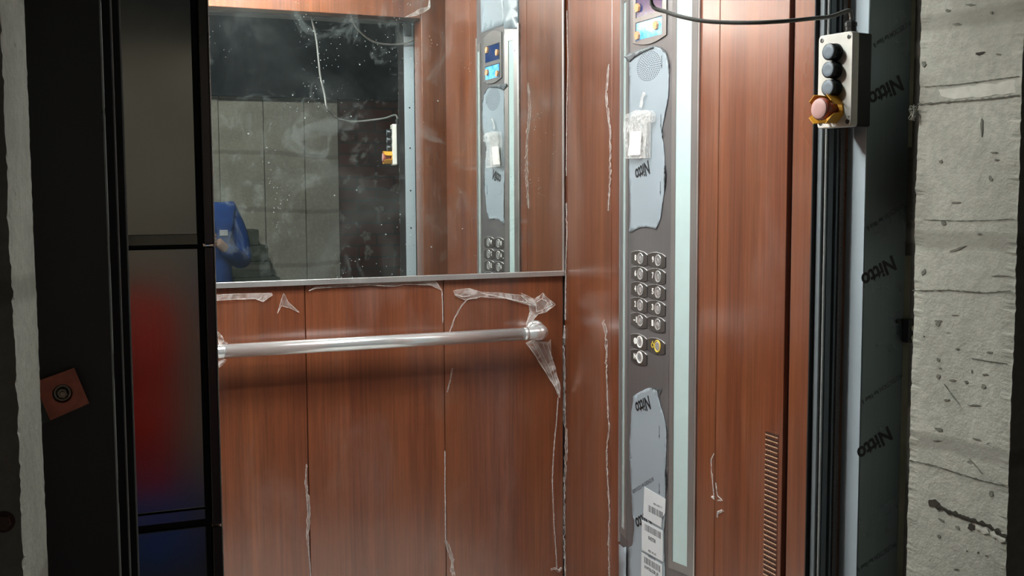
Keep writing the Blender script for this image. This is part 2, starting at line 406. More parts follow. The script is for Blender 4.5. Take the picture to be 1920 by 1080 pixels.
# entrance posts and header (wood clad)
mb = MB(); mb.bbox(1.356, 1.50, 1.7275, 1.818, FZ, z1, .0025, 2); struct(mb, 'wall_front_right', WOOD_P, 'mahogany entrance post on the right')
mb = MB(); mb.bbox(-.25, .095, 1.76, 1.818, FZ, z1, .0025, 2); struct(mb, 'wall_front_left', WOOD_P, 'mahogany entrance post on the left')
mb = MB(); mb.bbox(.095, 1.356, 1.74, 1.818, 1.993, z1, .002, 2); struct(mb, 'wall_front_header', WOOD_P, 'mahogany panel above the cabin entrance')
mb = MB(); mb.box(.0, 1.52, 1.72, YB + .06, H, H + .03); struct(mb, 'ceiling', CEILM, 'white cabin ceiling')
mb = MB(); mb.box(.0, 1.52, 1.72, YB + .06, -.03, 0); struct(mb, 'floor', CABFLOOR, 'pale covered cabin floor')
mb = MB(); mb.box(-3, 3.4, -1.5, 1.72, -.03, 0); o = struct(mb, 'floor_landing', FLOORM, 'concrete landing floor')
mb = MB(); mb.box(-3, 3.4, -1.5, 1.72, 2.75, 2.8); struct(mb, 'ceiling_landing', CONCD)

# cast concrete around the lift opening; both reveals are slightly splayed and ragged
def reveal(side):
    mb = MB(); n = 420; zt = 2.25; vs = []; fs = []
    if side > 0: far, near, ext = (1.3725, 1.494), (1.413, 1.314), 3.4
    else: far, near, ext = (-.0185, 1.494), (-.0405, 1.314), -3.0
    K = 9
    for i in range(n + 1):
        z = zt * i / n
        for k in range(K + 1):
            t = k / K; x = far[0] + (near[0] - far[0]) * t; y = far[1] + (near[1] - far[1]) * t
            e = 1.0 if k in (0, K) else (.35 if k in (1, K - 1) else .12)
            e = e if k in (0, K) else 0.0; e *= (.35 if (side < 0 and k == 0) else 1.0); j = 0.0021 * e * (noise.noise(Vector((z * 38, k * 3.3, side * 7))) + noise.noise(Vector((z * 110, k, side * 3)))) + .003 * e * noise.noise(Vector((z * 5, k, side)))
            vs.append((x + j, y, z))
        vs.append((ext, near[1], z)); vs.append((ext, far[1], z))
    W = K + 3
    for i in range(n):
        for k in range(W):
            q = (k + 1) % W; f = (i * W + k, i * W + q, (i + 1) * W + q, (i + 1) * W + k); fs.append(f if side < 0 else f[::-1])
    mb.add(vs, fs)
    return mb
struct(reveal(1), 'wall_landing_right', CONC, 'rough concrete reveal on the right of the lift opening')
RVW = bpy.data.objects['wall_landing_right']
FV = Frame((1.3925, 1.404, 1.0), (.0405, -.18, 0), (-.18, -.0405, 0))
PIT = plain('pit in the concrete', rgb(112, 112, 102), .95, var=.3, vscale=120); CRK = plain('deep broken concrete', rgb(58, 54, 46), 1, var=.3, vscale=100); PAL = plain('pale grout scar', rgb(200, 200, 189), .9, var=.12, vscale=60)
rp_ = random.Random(9)
def blot(x, y, w, h_, m=PIT, tilt=0.0):
    P = []
    for k in range(11):
        a = 2 * pi * k / 11; q = rp_.uniform(.6, 1.1); dx = w / 2 * cos(a) * q; dy = h_ / 2 * sin(a) * q; P.append((x + dx, y + dy + dx * tilt))
    mb = MB(); sheet(mb, FV, [FV.px(*p) for p in P], h=.0007, step=9, thick=.0006); mb.build('pit', m, RVW)
for a in ((1820, 9, 20, 5), (1777, 20, 12, 6), (1795, 45, 18, 6), (1859, 24, 8, 6), (1837, 100, 24, 7, CRK, -.2), (1872, 102, 12, 4), (1733, 120, 9, 12), (1841, 238, 5, 40), (1864, 286, 20, 4), (1869, 300, 10, 4), (1764, 303, 8, 8), (1857, 335, 8, 12), (1792, 380, 22, 4), (1769, 417, 13, 11), (1837, 439, 9, 5),
          (1795, 467, 34, 5, PIT, -.35), (1732, 510, 10, 12, PIT, -.8), (1875, 517, 34, 3), (1760, 602, 20, 5), (1759, 607, 9, 10), (1792, 591, 16, 2), (1795, 654, 10, 5), (1855, 661, 14, 4), (1759, 674, 7, 8), (1763, 690, 6, 4), (1759, 706, 9, 10), (1786, 713, 15, 5), (1812, 716, 10, 8), (1844, 724, 9, 11),
          (1822, 696, 3, 8), (1827, 760, 24, 4), (1847, 702, 12, 5), (1776, 750, 12, 5), (1761, 805, 16, 8, PIT, .3), (1757, 826, 17, 3), (1832, 824, 22, 4, PIT, .2), (1859, 926, 10, 12), (1765, 975, 14, 5, PIT, .5), (1795, 989, 12, 7, PIT, .3), (1761, 1006, 8, 9), (1834, 1036, 4, 4, CRK), (1850, 1042, 8, 4), (1793, 1067, 10, 3), (1733, 631, 3, 3, CRK), (1813, 1033, 3, 3, CRK)): blot(*a)
blot(1749, 944, 26, 20, CRK); blot(1822, 988, 18, 14, CRK)
def crackline(pts, w, m, h=.0009, seed=0):
    mb = MB(); ribbon(mb, FV, [FV.px(*p) for p in pts], w, h=h, amp=.0004, rim=0, seed=seed, step=.003); mb.build('crack', m, RVW)
crackline([(1755, 948), (1785, 961), (1805, 969), (1830, 977), (1850, 984), (1872, 997), (1888, 1008)], .010, CRK, seed=1)
crackline([(1830, 988), (1850, 996), (1870, 1006), (1886, 1014)], .011, PAL, .0012, seed=2)
crackline([(1706, 863), (1750, 872), (1800, 888), (1850, 903), (1886, 911)], .003, PIT, seed=3)
crackline([(1722, 196), (1780, 191), (1850, 186), (1912, 179)], .004, PIT, seed=4)
crackline([(1735, 163), (1800, 158), (1860, 150), (1912, 143)], .002, PIT, seed=5)
crackline([(1712, 545), (1780, 544), (1850, 549), (1896, 545)], .003, PIT, seed=6)
crackline([(1735, 412), (1800, 414), (1860, 413), (1900, 410)], .002, PIT, seed=7)
crackline([(1771, 720), (1799, 758)], .003, PIT, seed=8); crackline([(1819, 860), (1844, 889)], .003, PIT, seed=9); crackline([(1823, 672), (1860, 678), (1890, 682)], .003, PIT, seed=10)
mb = MB(); sheet(mb, FV, [FV.px(*p) for p in [(1760, 168), (1800, 163), (1860, 157), (1908, 150), (1908, 174), (1850, 181), (1790, 186), (1765, 180)]], h=.0004, step=.008, rag=.002, thick=.0004); mb.build('grout_patch', PAL, RVW)
struct(reveal(-1), 'wall_landing_left', CONC, 'rough concrete reveal on the left of the lift opening')
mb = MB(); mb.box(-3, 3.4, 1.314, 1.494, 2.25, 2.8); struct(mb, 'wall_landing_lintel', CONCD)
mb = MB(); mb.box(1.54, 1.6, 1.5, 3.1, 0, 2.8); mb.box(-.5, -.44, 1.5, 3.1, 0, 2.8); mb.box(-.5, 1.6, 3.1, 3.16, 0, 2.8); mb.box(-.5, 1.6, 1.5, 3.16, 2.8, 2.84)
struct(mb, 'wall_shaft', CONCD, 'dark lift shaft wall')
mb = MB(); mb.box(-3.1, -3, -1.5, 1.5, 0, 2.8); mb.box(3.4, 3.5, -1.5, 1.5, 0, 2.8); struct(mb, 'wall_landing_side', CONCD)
# landing wall behind the camera: board-marked concrete, brick to the right
mb = MB(); x = -3.0; i = 0
while x < 1.74:
    w = [.26, .31, .22, .28][i % 4]; mb.bbox(x + .002, min(x + w, 1.76) - .002, -1.30, -1.2 + .004 * (i % 3), 0, 1.93, .002, 1); x += w; i += 1
mb.box(-3, 1.76, -1.34, -1.225, 0, 1.925)
struct(mb, 'wall_landing_far', CONC, 'board marked concrete wall opposite the lift')
mb = MB(); mb.box(-3, 3.4, -1.34, -1.12, 1.93, 2.8); struct(mb, 'trim_3', plain('beam in painted shade', rgb(22, 34, 42), .8), 'beam above the far wall, coloured dark for shade')  # dark slab stands in for the shade above the lit wall
def brick():
    m, t, p = newmat('dark red brick'); setp(p, rough=.85)
    b = N(t, 'ShaderNodeTexBrick'); b.inputs['Scale'].default_value = 1.0; b.inputs['Brick Width'].default_value = .25; b.inputs['Row Height'].default_value = .075; b.inputs['Mortar Size'].default_value = .006
    b.inputs['Color1'].default_value = rgb(96, 52, 42); b.inputs['Color2'].default_value = rgb(72, 38, 32); b.inputs['Mortar'].default_value = rgb(58, 48, 44)
    tc = N(t, 'ShaderNodeTexCoord'); sx = N(t, 'ShaderNodeSeparateXYZ'); cx = N(t, 'ShaderNodeCombineXYZ'); L(t, tc.outputs['Object'], sx.inputs[0]); L(t, sx.outputs[0], cx.inputs[0]); L(t, sx.outputs[2], cx.inputs[1]); L(t, cx.outputs[0], b.inputs['Vector'])
    n = noise_node(t, coords(t), 7, 4); c = mix(t, ramp(t, n, [(.62, g(0)), (.68, g(.8))]), b.outputs[0], rgb(150, 146, 140)); L(t, c, p.inputs['Base Color']); return m
mb = MB(); mb.box(1.762, 3.4, -1.32, -1.16, 0, 1.93); struct(mb, 'wall_landing_brick', brick(), 'dark red brick wall opposite the lift')

# ceiling lamps of the cabin
for i, (x0, x1) in enumerate(((.20, .56), (.64, 1.00))):
    t = empty('ceiling_light', ((x0 + x1) / 2, 2.16, H), label=('square lamp in the cabin ceiling, above the left half', 'square lamp in the cabin ceiling, beside the button panel')[i], cat='lamp', group='cabin ceiling lamps')
    mb = MB(); mb.box(x0, x1, 1.98, 2.34, H - .012, H - .001); mb.build('diffuser', LAMP, t, world=True)
    mb = MB()
    for a in ((x0 - .015, x0, 1.965, 2.355), (x1, x1 + .015, 1.965, 2.355), (x0, x1, 1.965, 1.98), (x0, x1, 2.34, 2.355)): mb.box(*a, H - .016, H - .001)
    mb.build('bezel', ALU, t, world=True)

# added fill lamp on the landing, brightens the far wall and drum
WL = Vector((.55, .55, 2.5)); WA = Vector((0, -.90, -.436))
t = empty('fill_lamp', WL, label='small added fill lamp hanging under the landing ceiling', cat='lamp')
mb = MB(); mb.lathe([(.022, -.11), (.034, -.06), (.085, 0), (.09, 0), (.038, -.07), (.026, -.115)], WL, WA, 20); mb.build('shade', BLACKP, t, True, world=True)
mb = MB(); mb.tube([WL - WA * .11, WL + Vector((0, .09, .12)), WL + Vector((0, .09, .25))], .005, 6); mb.build('bracket', BLACKP, t, world=True)
mb = MB(); mb.lathe([(.012, -.07), (.02, -.055), (.036, -.03), (.028, -.008), (.001, 0)][::-1], WL - WA * .02, WA, 16); mb.build('bulb', emis('fill lamp bulb', (1, .95, .85, 1), 4), t, True, world=True)
ld = bpy.data.lights.new('fill_lamp_light', 'SPOT'); ld.energy = FILL_LAMP_W; ld.spot_size = radians(112); ld.spot_blend = .9; ld.shadow_soft_size = .04; ld.color = (1, .97, .88)
lo = bpy.data.objects.new('fill_lamp_light', ld); COL.objects.link(lo); lo.location = WL + WA * .02; lo.rotation_euler = WA.to_track_quat('-Z', 'Y').to_euler()

BP = Vector((.32, 1.99, 2.04))
t = empty('hanging_bulb', BP, label='bare bulb hanging from the cabin ceiling in the front left corner', cat='lamp')
mb = MB(); mb.lathe([(.0005, -.05)] + [(.05 * cos(radians(a)), .05 * sin(radians(a))) for a in range(-80, 60, 10)] + [(.022, .048), (.018, .06)], BP, (0, 0, 1), 24); mb.build('bulb', emis('bare bulb', (.97, 1, .96, 1), BULB_STRENGTH), t, True, world=True)
mb = MB(); mb.lathe([(.020, .061), (.022, .065), (.020, .10), (.008, .11)], BP, (0, 0, 1), 16); mb.build('socket', BLACKP, t, True, world=True)
mb = MB(); mb.tube([BP + Vector((0, 0, .108)), BP + Vector((.002, 0, .18)), (BP.x, BP.y, H - .0005)], .003, 6); mb.build('cord', BLACKP, t, world=True)
# stepped pile of blocks against the far wall
BLK = concrete('dark concrete block', rgb(74, 80, 72), rgb(96, 102, 92))
for k in range(11):
    w = .40 + .035 * (10 - k) + (.02 if k % 2 else 0); mb = MB(); mb.bbox(.80, .80 + w, -1.19, -1.0, .1 * k + .001, .1 * k + .098, .004, 1); o = mb.build('concrete_block', BLK)
    tag(o, ('long dark block lying at the foot of the stepped pile' if k == 0 else 'dark block crowning the stepped pile by the far wall' if k == 10 else 'dark concrete block in the stepped pile by the far wall'), 'block', None if k in (0, 10) else 'stepped pile of blocks')

# ------------------------------------------------------------------ mirror
YM = 2.99
mt = empty('wall_mirror', (.76, YB, 1.07), label='large dusty mirror filling the upper back wall above the handrail', cat='mirror')
mb = MB(); mb.box(.125, 1.4075, YM, YM + .006, 1.088, 2.25); mb.build('mirror_pane', MIRROR, mt, world=True)
mb = MB(); mb.bbox(.122, 1.4125, 2.985, YB, 1.0725, 1.0875, .001, 2); mb.build('bottom_rail', ALU, mt, world=True)
mb = MB(); mb.bbox(1.4075, 1.4128, 2.987, YB, 1.0875, 2.26, .0008, 1); mb.build('side_rail', ALU, mt, world=True)
mb = MB(); mb.bbox(.122, 1.4075, 2.987, YB, 2.25, 2.262, .0008, 1); mb.build('top_rail', ALU, mt, world=True)

# ------------------------------------------------------------------ handrail
hr = empty('handrail', (.84, 2.93, .912), label='polished tubular handrail across the back wall below the mirror', cat='handrail')
RY, RZ, RR = 2.93, .9125, .0185
mb = MB(); mb.tube([(.405, RY, RZ), (1.262, RY, RZ)], RR, 24); mb.build('tube', CHROME, hr, True, world=True)
mb = MB(); mb.lathe([(RR + .0006, 0), (RR + .0006, .012)], (1.255, RY, RZ), (1, 0, 0), 24)
pts = [(1.262, RY, RZ), (1.285, RY, RZ), (1.303, RY + .005, RZ), (1.316, RY + .018, RZ), (1.320, RY + .04, RZ), (1.320, YB - .004, RZ)]
mb.tube(smoothpath(pts, 6), [RR * 1.02] * 6 + [.0205] * 6 + [.023] * 6 + [.023] * 6 + [.021] * 6 + [.019], 24); mb.build('elbow', CHROME, hr, True, world=True)
mb = MB(); mb.lathe([(.03, 0), (.03, -.006), (.02, -.009)], (1.320, YB - .0005, RZ), (0, 1, 0), 28); mb.build('wall_flange', CHROME, hr, True, world=True)
mb = MB()
pts = [(.405, RY, RZ), (.39, RY, RZ), (.373, RY + .005, RZ), (.363, RY + .018, RZ), (.36, RY + .04, RZ), (.36, YB - .004, RZ)]
mb.tube(smoothpath(pts, 6), RR * 1.03, 24); mb.build('elbow', CHROME, hr, True, world=True)
mb = MB(); mb.lathe([(.03, 0), (.03, -.006), (.02, -.009)], (.36, YB - .0005, RZ), (0, 1, 0), 28); mb.build('wall_flange', CHROME, hr, True, world=True)

# ------------------------------------------------------------------ car operating panel
XC = 1.399
cop = empty('button_panel', (XR, 2.45, 1.2), label='tall stainless lift button panel standing proud of the right cabin wall', cat='control panel')
FC = Frame((XC, 2.45, 1.2), (0, -1, 0), (-1, 0, 0))
YFa, YFb = 2.2565, 2.352       # front slope: at wall, at centre plate
YRa, YRb = 2.643, 2.562        # rear slope
mb = MB(); mb.prism([(XR - .0005, YFa), (XC, YFb), (XC, YRb), (XR - .0005, YRa)][::-1], .08, 2.24); mb.build('housing', COPST, cop, world=True)
# front slope surround and light strip
FF = Frame((XC, YFb, 1.2), (XR - XC, YFa - YFb, 0), (-(YFb - YFa), -(XR - XC), 0))
FR_ = Frame((XC, YRb, 1.2), (-(XR - XC), -(YRa - YRb), 0), (-(YRa - YRb), (XR - XC), 0))
def rect_ring(mb, fr, a0, a1, b0, b1, wl, wr, wb, wt, h):
    for (p, q, r, s) in ((a0, a0 + wl, b0, b1), (a1 - wr, a1, b0, b1), (a0 + wl, a1 - wr, b0, b0 + wb), (a0 + wl, a1 - wr, b1 - wt, b1)):
        sheet(mb, fr, [(p, r), (q, r), (q, s), (p, s)], h=h, step=9, thick=h - .0002)
def slope_unit(fr, pl, pr, pbot, plen, ptop, flip):
    bb = fr.px(pl, pbot)[1]; tt = ptop
    a0, a1 = sorted((fr.px(pl, 800)[0], fr.px(pr, 800)[0]))
    return a0, a1, bb, tt
a0 = FF.px(1264.5, 800)[0]; a1 = FF.px(1292.5, 800)[0]; e1 = FF.px(1303.5, 800)[0]; e2 = min(FF.px(1313, 800)[0], sqrt((XR - XC) ** 2 + (YFb - YFa) ** 2) - .0008)
zb = FF.px(1266, 1053)[1]; zt = 1.813 - 1.2
mb = MB(); rect_ring(mb, FF, .004, e1, zb - .02, zt + .024, a0 - .004, e1 - a1, .02, .024, .004); mb.build('light_surround', COPFR, cop, world=True)
mb = MB(); sheet(mb, FF, [(a0, zb), (a1, zb), (a1, zt), (a0, zt)], h=.0022, step=9, thick=.0015); mb.build('light_strip', GLASSW, cop, world=True)
mb = MB(); sheet(mb, FF, [(e1 + .0012, zb - .05), (e2, zb - .05), (e2, zt + .05), (e1 + .0012, zt + .05)], h=.0045, step=9, thick=.003); mb.build('edge_strip', ALU, cop, world=True)
ww = sqrt((XR - XC) ** 2 + (YRa - YRb) ** 2)
zb2 = FR_.px(1172, 992)[1]
mb = MB(); rect_ring(mb, FR_, -ww + .006, -.004, zb2 - .02, zt + .024, .022, .022, .02, .024, .004); mb.build('light_surround', COPFR, cop, world=True)
mb = MB(); sheet(mb, FR_, [(-ww + .028, zb2), (-.026, zb2), (-.026, zt), (-ww + .028, zt)], h=.0022, step=9, thick=.0015); mb.build('light_strip', GLASSW, cop, world=True)
mb = MB(); sheet(mb, FR_, [(-ww - .001, zb2 - .05), (-ww + .0045, zb2 - .05), (-ww + .0045, zt + .05), (-ww - .001, zt + .05)], h=.006, step=9, thick=.005); mb.build('edge_strip', ALU, cop, world=True)
# perforated-looking seam beads near the front edge of the centre plate
mb = MB(); aa = FC.px(1253, 800)[0]
for i in range(110):
    z = .985 - i * .0052; c = FC.to3(aa - .0012 * (i % 2), z - 1.2, 0); mb.box(c.x - .0012, c.x + .001, c.y - .0010, c.y + .0010, c.z - .0011, c.z + .0011)
mb.build('beaded_seam', COPFR, cop, world=True)['kind'] = 'stuff'
# display
b0 = FC.px(1188, 83)[1]; b1 = FC.px(1251, 63.5)[1]; dl = FC.px(1188.5, 50)[0]; dr = FC.px(1251, 50)[0]
top = 1.848 - 1.2
def arch(a, b, z, bow, n=10, up=True):
    return [(a + (b - a) * i / n, z + bow * sin(pi * i / n)) for i in range(n + 1)]
zl = (b0 + b1) / 2
mb = MB(); sheet(mb, FC, arch(dl, dr, zl, -.012) + arch(dr, dl, top, .014), h=.003, step=9, thick=.0028); dsp = mb.build('display_plate', COPFR, cop, world=True)
mb = MB(); pl = arch(dl, dr, zl, -.012) + arch(dr, dl, top, .014)
mb.tube([FC.to3(a, b, .0022) for a, b in pl] + [FC.to3(*pl[0], .0022)], .0009, 6); mb.build('plate_gap', DARKG, cop, world=True)
sl, sr = FC.px(1195, 40)[0], FC.px(1243, 40)[0]
lz = [1.8140, 1.7620, 1.7470, 1.7040]
for k, (za, zb_, mt_) in enumerate(((lz[1], lz[0], LCDD), (lz[3], lz[2], LCDB))):
    mb = MB(); sheet(mb, FC, [(sl, za - 1.2), (sr, za - 1.2), (sr, zb_ - 1.2), (sl, zb_ - 1.2)], h=.0034, step=9, thick=.0003); s_ = mb.build('display_screen', mt_, cop, world=True); s_['label'] = ('dim navy upper display', 'bright blue lower display')[k]
    mb = MB(); sheet(mb, FC, [(sl - .002, za - 1.202), (sl + .0005, za - 1.202), (sl + .0005, zb_ - 1.198), (sl - .002, zb_ - 1.198)], h=.0042, step=9, thick=.001)
    sheet(mb, FC, [(sl, zb_ - 1.2), (sr, zb_ - 1.2), (sr, zb_ - 1.198), (sl, zb_ - 1.198)], h=.0042, step=9, thick=.001); mb.build('screen_edge', BLACKINK, cop, world=True)
    for (u_, v_) in ((.10, .25 if k else .5), (.82, .55 if k else .86)):
        cx = sl + (sr - sl) * u_; cz = za - 1.2 + (zb_ - za) * v_ + (0 if k else -.004)
        mb = MB(); sheet(mb, FC, [(cx - .011, cz), (cx - .004, cz - .010), (cx + .007, cz - .009), (cx + .010, cz + .002), (cx + .003, cz + .011), (cx - .008, cz + .009)], h=.010, step=9, thick=.0062); mb.build('foam_tab', ORANGE, cop, world=True)
# speaker: dimples in rings, showing through the film
mb = MB(); cc = FC.px(1217, 124)
for k in range(1, 9):
    r = .0052 * k; n = int(2 * pi * r / .0062)
    for i in range(n):
        a = 2 * pi * i / n; c = FC.to3(cc[0] + r * 1.4 * cos(a), cc[1] + r * .86 * sin(a), .0012); mb.lathe([(.0014, 0), (.0014, .0005)], c, (-1, 0, 0), 6)
mb.build('speaker_grille', plain('speaker hole', rgb(52, 58, 64), .6), cop, world=True)['kind'] = 'stuff'
# film still on the centre plate
UP = [(1177, 107), (1181, 120), (1181.5, 137), (1182, 160), (1181, 190), (1180.5, 214), (1181, 245), (1181, 290), (1180.5, 317), (1182, 347), (1183, 383), (1183, 419), (1180.5, 433), (1186, 435), (1193, 430), (1200, 427), (1210, 425.5), (1217, 426), (1225, 428.5), (1231, 429.5), (1235, 422), (1240, 408), (1243, 383), (1247, 356), (1246, 336), (1248, 317), (1246, 275), (1243, 258), (1242, 244), (1248, 214), (1253, 190), (1255, 170), (1255.5, 150), (1254, 122), (1249, 101), (1239, 89), (1229.5, 86.5), (1211, 90), (1196, 96)]
LO = [(1189, 743), (1195, 738), (1202, 734), (1212, 729), (1222, 727), (1233, 731), (1235, 743), (1240, 761), (1247, 784), (1250, 800), (1251, 821), (1250, 858), (1248, 887), (1249, 915), (1248, 939), (1249, 965), (1246, 995), (1247, 1050), (1250, 1120), (1181, 1120), (1181, 1026), (1187, 1023), (1189, 1006), (1191, 976), (1187, 965), (1186, 939), (1184, 902), (1182, 858), (1182, 828), (1184, 798), (1185, 773)]
def edgecurl(poly, w, hgt):
    def f(q):
        d = min(math.hypot(q[0] - p[0], q[1] - p[1]) for p in poly); return hgt * max(0, 1 - d / w) ** 2
    return f
pu = [FC.px(*p) for p in UP]; plw = [FC.px(*p) for p in LO]
mb = MB(); sheet(mb, FC, pu, h=.0008, step=.008, amp=.0004, freq=25, rag=.0007, thick=.0004, seed=3, lift=edgecurl(densify(pu, .004), .004, .0018)); fu = mb.build('upper_film', FILM, cop, True, world=True); fu['label'] = 'torn grey film left over the speaker'
mb = MB(); sheet(mb, FC, plw, h=.0008, step=.010, amp=.0004, freq=25, rag=.0007, thick=.0004, seed=4, lift=edgecurl(densify(plw, .004), .004, .0018)); fl = mb.build('lower_film', FILM, cop, True, world=True); fl['label'] = 'torn grey film left below the buttons'
# wrapped top of the panel (seen in the mirror) and wrapped foot
mb = MB(); sheet(mb, FC, [(-.112, .668), (.098, .668), (.098, 1.04), (-.112, 1.04)], h=.0008, step=.03, amp=.0008, freq=14); sheet(mb, FR_, [(-ww + .003, .645), (0, .655), (0, 1.04), (-ww + .003, 1.04)], h=.0015, step=.03, amp=.0012, freq=14, seed=2)
mb.build('top_film', FILM, cop, True, world=True)
mb = MB(); sheet(mb, FR_, [(-ww + .004, FR_.px(1169, 1026)[1]), (-.03, FR_.px(1174, 1029)[1]), (0, FR_.px(1179, 1027)[1]), (0, -1.1), (-ww + .004, -1.1)], h=.0048, step=.03, amp=.0008, freq=20, rag=.001); mb.build('foot_film', FILM, cop, True, world=True)
# curled dark backs of the film edge
CURLM = plain('dark adhesive back of film', rgb(92, 98, 102), .35, var=.3)
for pts, w in (([(1175, 106), (1180, 104), (1196, 97), (1211, 91), (1228, 87)], [.016, .013, .007, .004, .002]), ([(1228, 86), (1240, 90), (1250, 101), (1255, 120), (1256, 140)], [.003, .004, .006, .005, .002]), ([(1247.5, 314), (1248, 330), (1247, 356)], [.002, .006, .001]), ([(1245, 245), (1243, 258)], [.001, .003]),
               ([(1222, 726), (1233, 730), (1241, 729), (1236, 742)], [.003, .008, .008, .002]), ([(1251, 885), (1250, 905), (1250, 925)], [.001, .005, .001]), ([(1252, 800), (1252, 822)], [.001, .003])):
    mb = MB(); ribbon(mb, FC, [FC.px(*p) for p in pts], w, h=.0015, amp=.003, rim=0, seed=len(pts), step=.003); mb.build('film_curl', CURLM, cop, True, world=True)
mb = MB(); sheet(mb, FC, [FC.px(*p) for p in [(1172.5, 106), (1181, 117), (1192, 107), (1208, 98), (1229, 89), (1226, 86), (1211, 90), (1196, 96), (1182, 101)]], h=.0024, step=.006, amp=.003, freq=30, seed=8); mb.build('film_curl', CURLM, cop, True, world=True)
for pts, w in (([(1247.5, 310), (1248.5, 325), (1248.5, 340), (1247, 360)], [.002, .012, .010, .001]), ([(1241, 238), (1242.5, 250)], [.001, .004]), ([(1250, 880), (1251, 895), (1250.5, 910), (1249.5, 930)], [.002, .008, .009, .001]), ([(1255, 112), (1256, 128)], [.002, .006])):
    mb = MB(); ribbon(mb, FC, [FC.px(*p) for p in pts], w, h=.0016, amp=.001, rim=0, seed=6, step=.002); mb.build('torn_edge_shadow', BLACKINK, cop, True, world=True)  # black ribbons paint the shadow along the torn film
# printing on the film
def arrow(mb, fr, p0, p1, w=.0016, h=.0012):
    a = fr.px(*p0); b = fr.px(*p1); d = Vector((b[0] - a[0], b[1] - a[1])); ln = d.length; d.normalize(); e = Vector((-d.y, d.x))
    P = lambda s_, t_: (a[0] + d.x * s_ + e.x * t_, a[1] + d.y * s_ + e.y * t_)
    hd = min(.3 * ln, w * 6)
    sheet(mb, fr, [P(0, -w / 2), P(ln - hd, -w / 2), P(ln - hd, -w * 1.5), P(ln, 0), P(ln - hd, w * 1.5), P(ln - hd, w / 2), P(0, w / 2)], h=h, step=9, thick=.0002)
PH = .0016
for p, q in (((1216.5, 741), (1191, 755)), ((1216, 300), (1191, 318)), ((1216.5, 956), (1191, 972))):
    mb = MB(); text_geo(mb, FC, 'Nitto', FC.px(*p), FC.px(*q), h=PH, bold=.022, height=.036); mb.build('film_print', BLACKINK, cop, world=True)
for p in (((1237, 798), (1237, 823)), ((1237, 906), (1237, 928)), ((1240, 214), (1240, 241)), ((1239, 340), (1239, 366)), ((1241.5, 104), (1241.5, 129))):
    mb = MB(); arrow(mb, FC, *p, h=PH); mb.build('printed_arrow', BLACKINK, cop, world=True)
mb = MB(); text_geo(mb, FC, 'INTENDED for CO2-LASER', FC.px(1225, 894), FC.px(1186, 919), h=PH, height=.010); mb.build('film_print', GREYINK, cop, world=True)
# call buttons
def btn(row_z, right, sym, ring=None):
    yc = 2.4165 if right else 2.5065; a = -(yc - 2.45); b = row_z - 1.2; e = .043
    pl = [(a - e, b - .013), (a - e * .5, b - .0185), (a, b - .0205), (a + e * .6, b - .0185), (a + e, b - .0145), (a + e, b + .0105), (a + e * .6, b + .0165), (a, b + .0190), (a - e * .5, b + .0175), (a - e, b + .0135)]
    mb = MB(); sheet(mb, FC, [(a + (x - a) * .985, b + (y - b) * .97) for x, y in pl], h=.0010, step=9, thick=.0008); o = mb.build('call_button', plateM, cop, world=True)
    mb = MB(); arc = [(a - e, b + .0135), (a - e * .5, b + .0182), (a, b + .0198), (a + e * .6, b + .0170), (a + e, b + .0108)]
    mb.tube([FC.to3(x, y, .0010) for x, y in arc], .0011, 6); r = mb.build('plate_rim', ALU, o, True)
    mb = MB(); mb.tube([FC.to3(x, y, .0012) for x, y in pl[:6]], .0008, 6); mb.build('plate_shadow_gap', DARKG, o)
    c = FC.to3(a + .006, b, .0008); mb = MB()
    if ring is None: mb.lathe([(.0152, 0), (.0152, .0012), (.0144, .0020), (.0125, .0014), (.0095, -.0002), (.005, .0012), (.0004, .0018)], c, (-1, 0, 0), 28)
    else: mb.lathe([(.0118, 0), (.0118, .0016), (.008, .0006), (.0004, .0014)], c, (-1, 0, 0), 28)
    mb.build('push_disc', CHROME, o, True)
    if ring is not None:
        mb = MB(); mb.lathe([(.0160, 0), (.0160, .0016), (.0145, .0024), (.0120, .0018), (.0120, 0)], c, (-1, 0, 0), 32); mb.build('light_ring', ring, o, True)
    mb = MB(); W = len(sym) * .0085
    if ring is None: text_geo(mb, FC, sym, (a - .020 - W / 2, b - .0065), (a - .020 + W / 2 + .001, b - .0065), h=.0013, bold=.035, height=.0155)
    elif sym == 'open': mb.lathe([(.0085, 0), (.0085, .0008)], FC.to3(a - .0185, b, .0008), (-1, 0, 0), 20)
    elif sym == 'bell': mb.lathe([(.0068, 0), (.0068, .001), (.0045, .001), (.0045, 0)], FC.to3(a - .0185, b, .0008), (-1, 0, 0), 20); mb.lathe([(.002, 0), (.002, .001)], FC.to3(a - .0185, b + .0085, .0008), (-1, 0, 0), 10)
    else:
        sheet(mb, FC, [(a - .027, b + .008), (a - .019, b), (a - .027, b - .008)], h=.0014, step=9, thick=.0006); sheet(mb, FC, [(a - .011, b + .008), (a - .019, b), (a - .011, b - .008)], h=.0014, step=9, thick=.0006)
        sheet(mb, FC, [(a - .0198, b - .008), (a - .0182, b - .008), (a - .0182, b + .008), (a - .0198, b + .008)], h=.0014, step=9, thick=.0006)
    mb.build('button_mark', ring or WRING, o)
plateM = steel('stainless button plate', rgb(98, 94, 91), .4, metal=.65)
for i, (l_, r_) in enumerate((('8', '9'), ('6', '7'), ('4', '5'), ('2', '3'), ('-1', '1'))):
    btn(1.150 - .0402 * i, False, l_); btn(1.150 - .0402 * i, True, r_)
btn(.934, False, 'open', WRING); btn(.934, True, 'bell', YRING); btn(.8935, False, 'close', WRING)
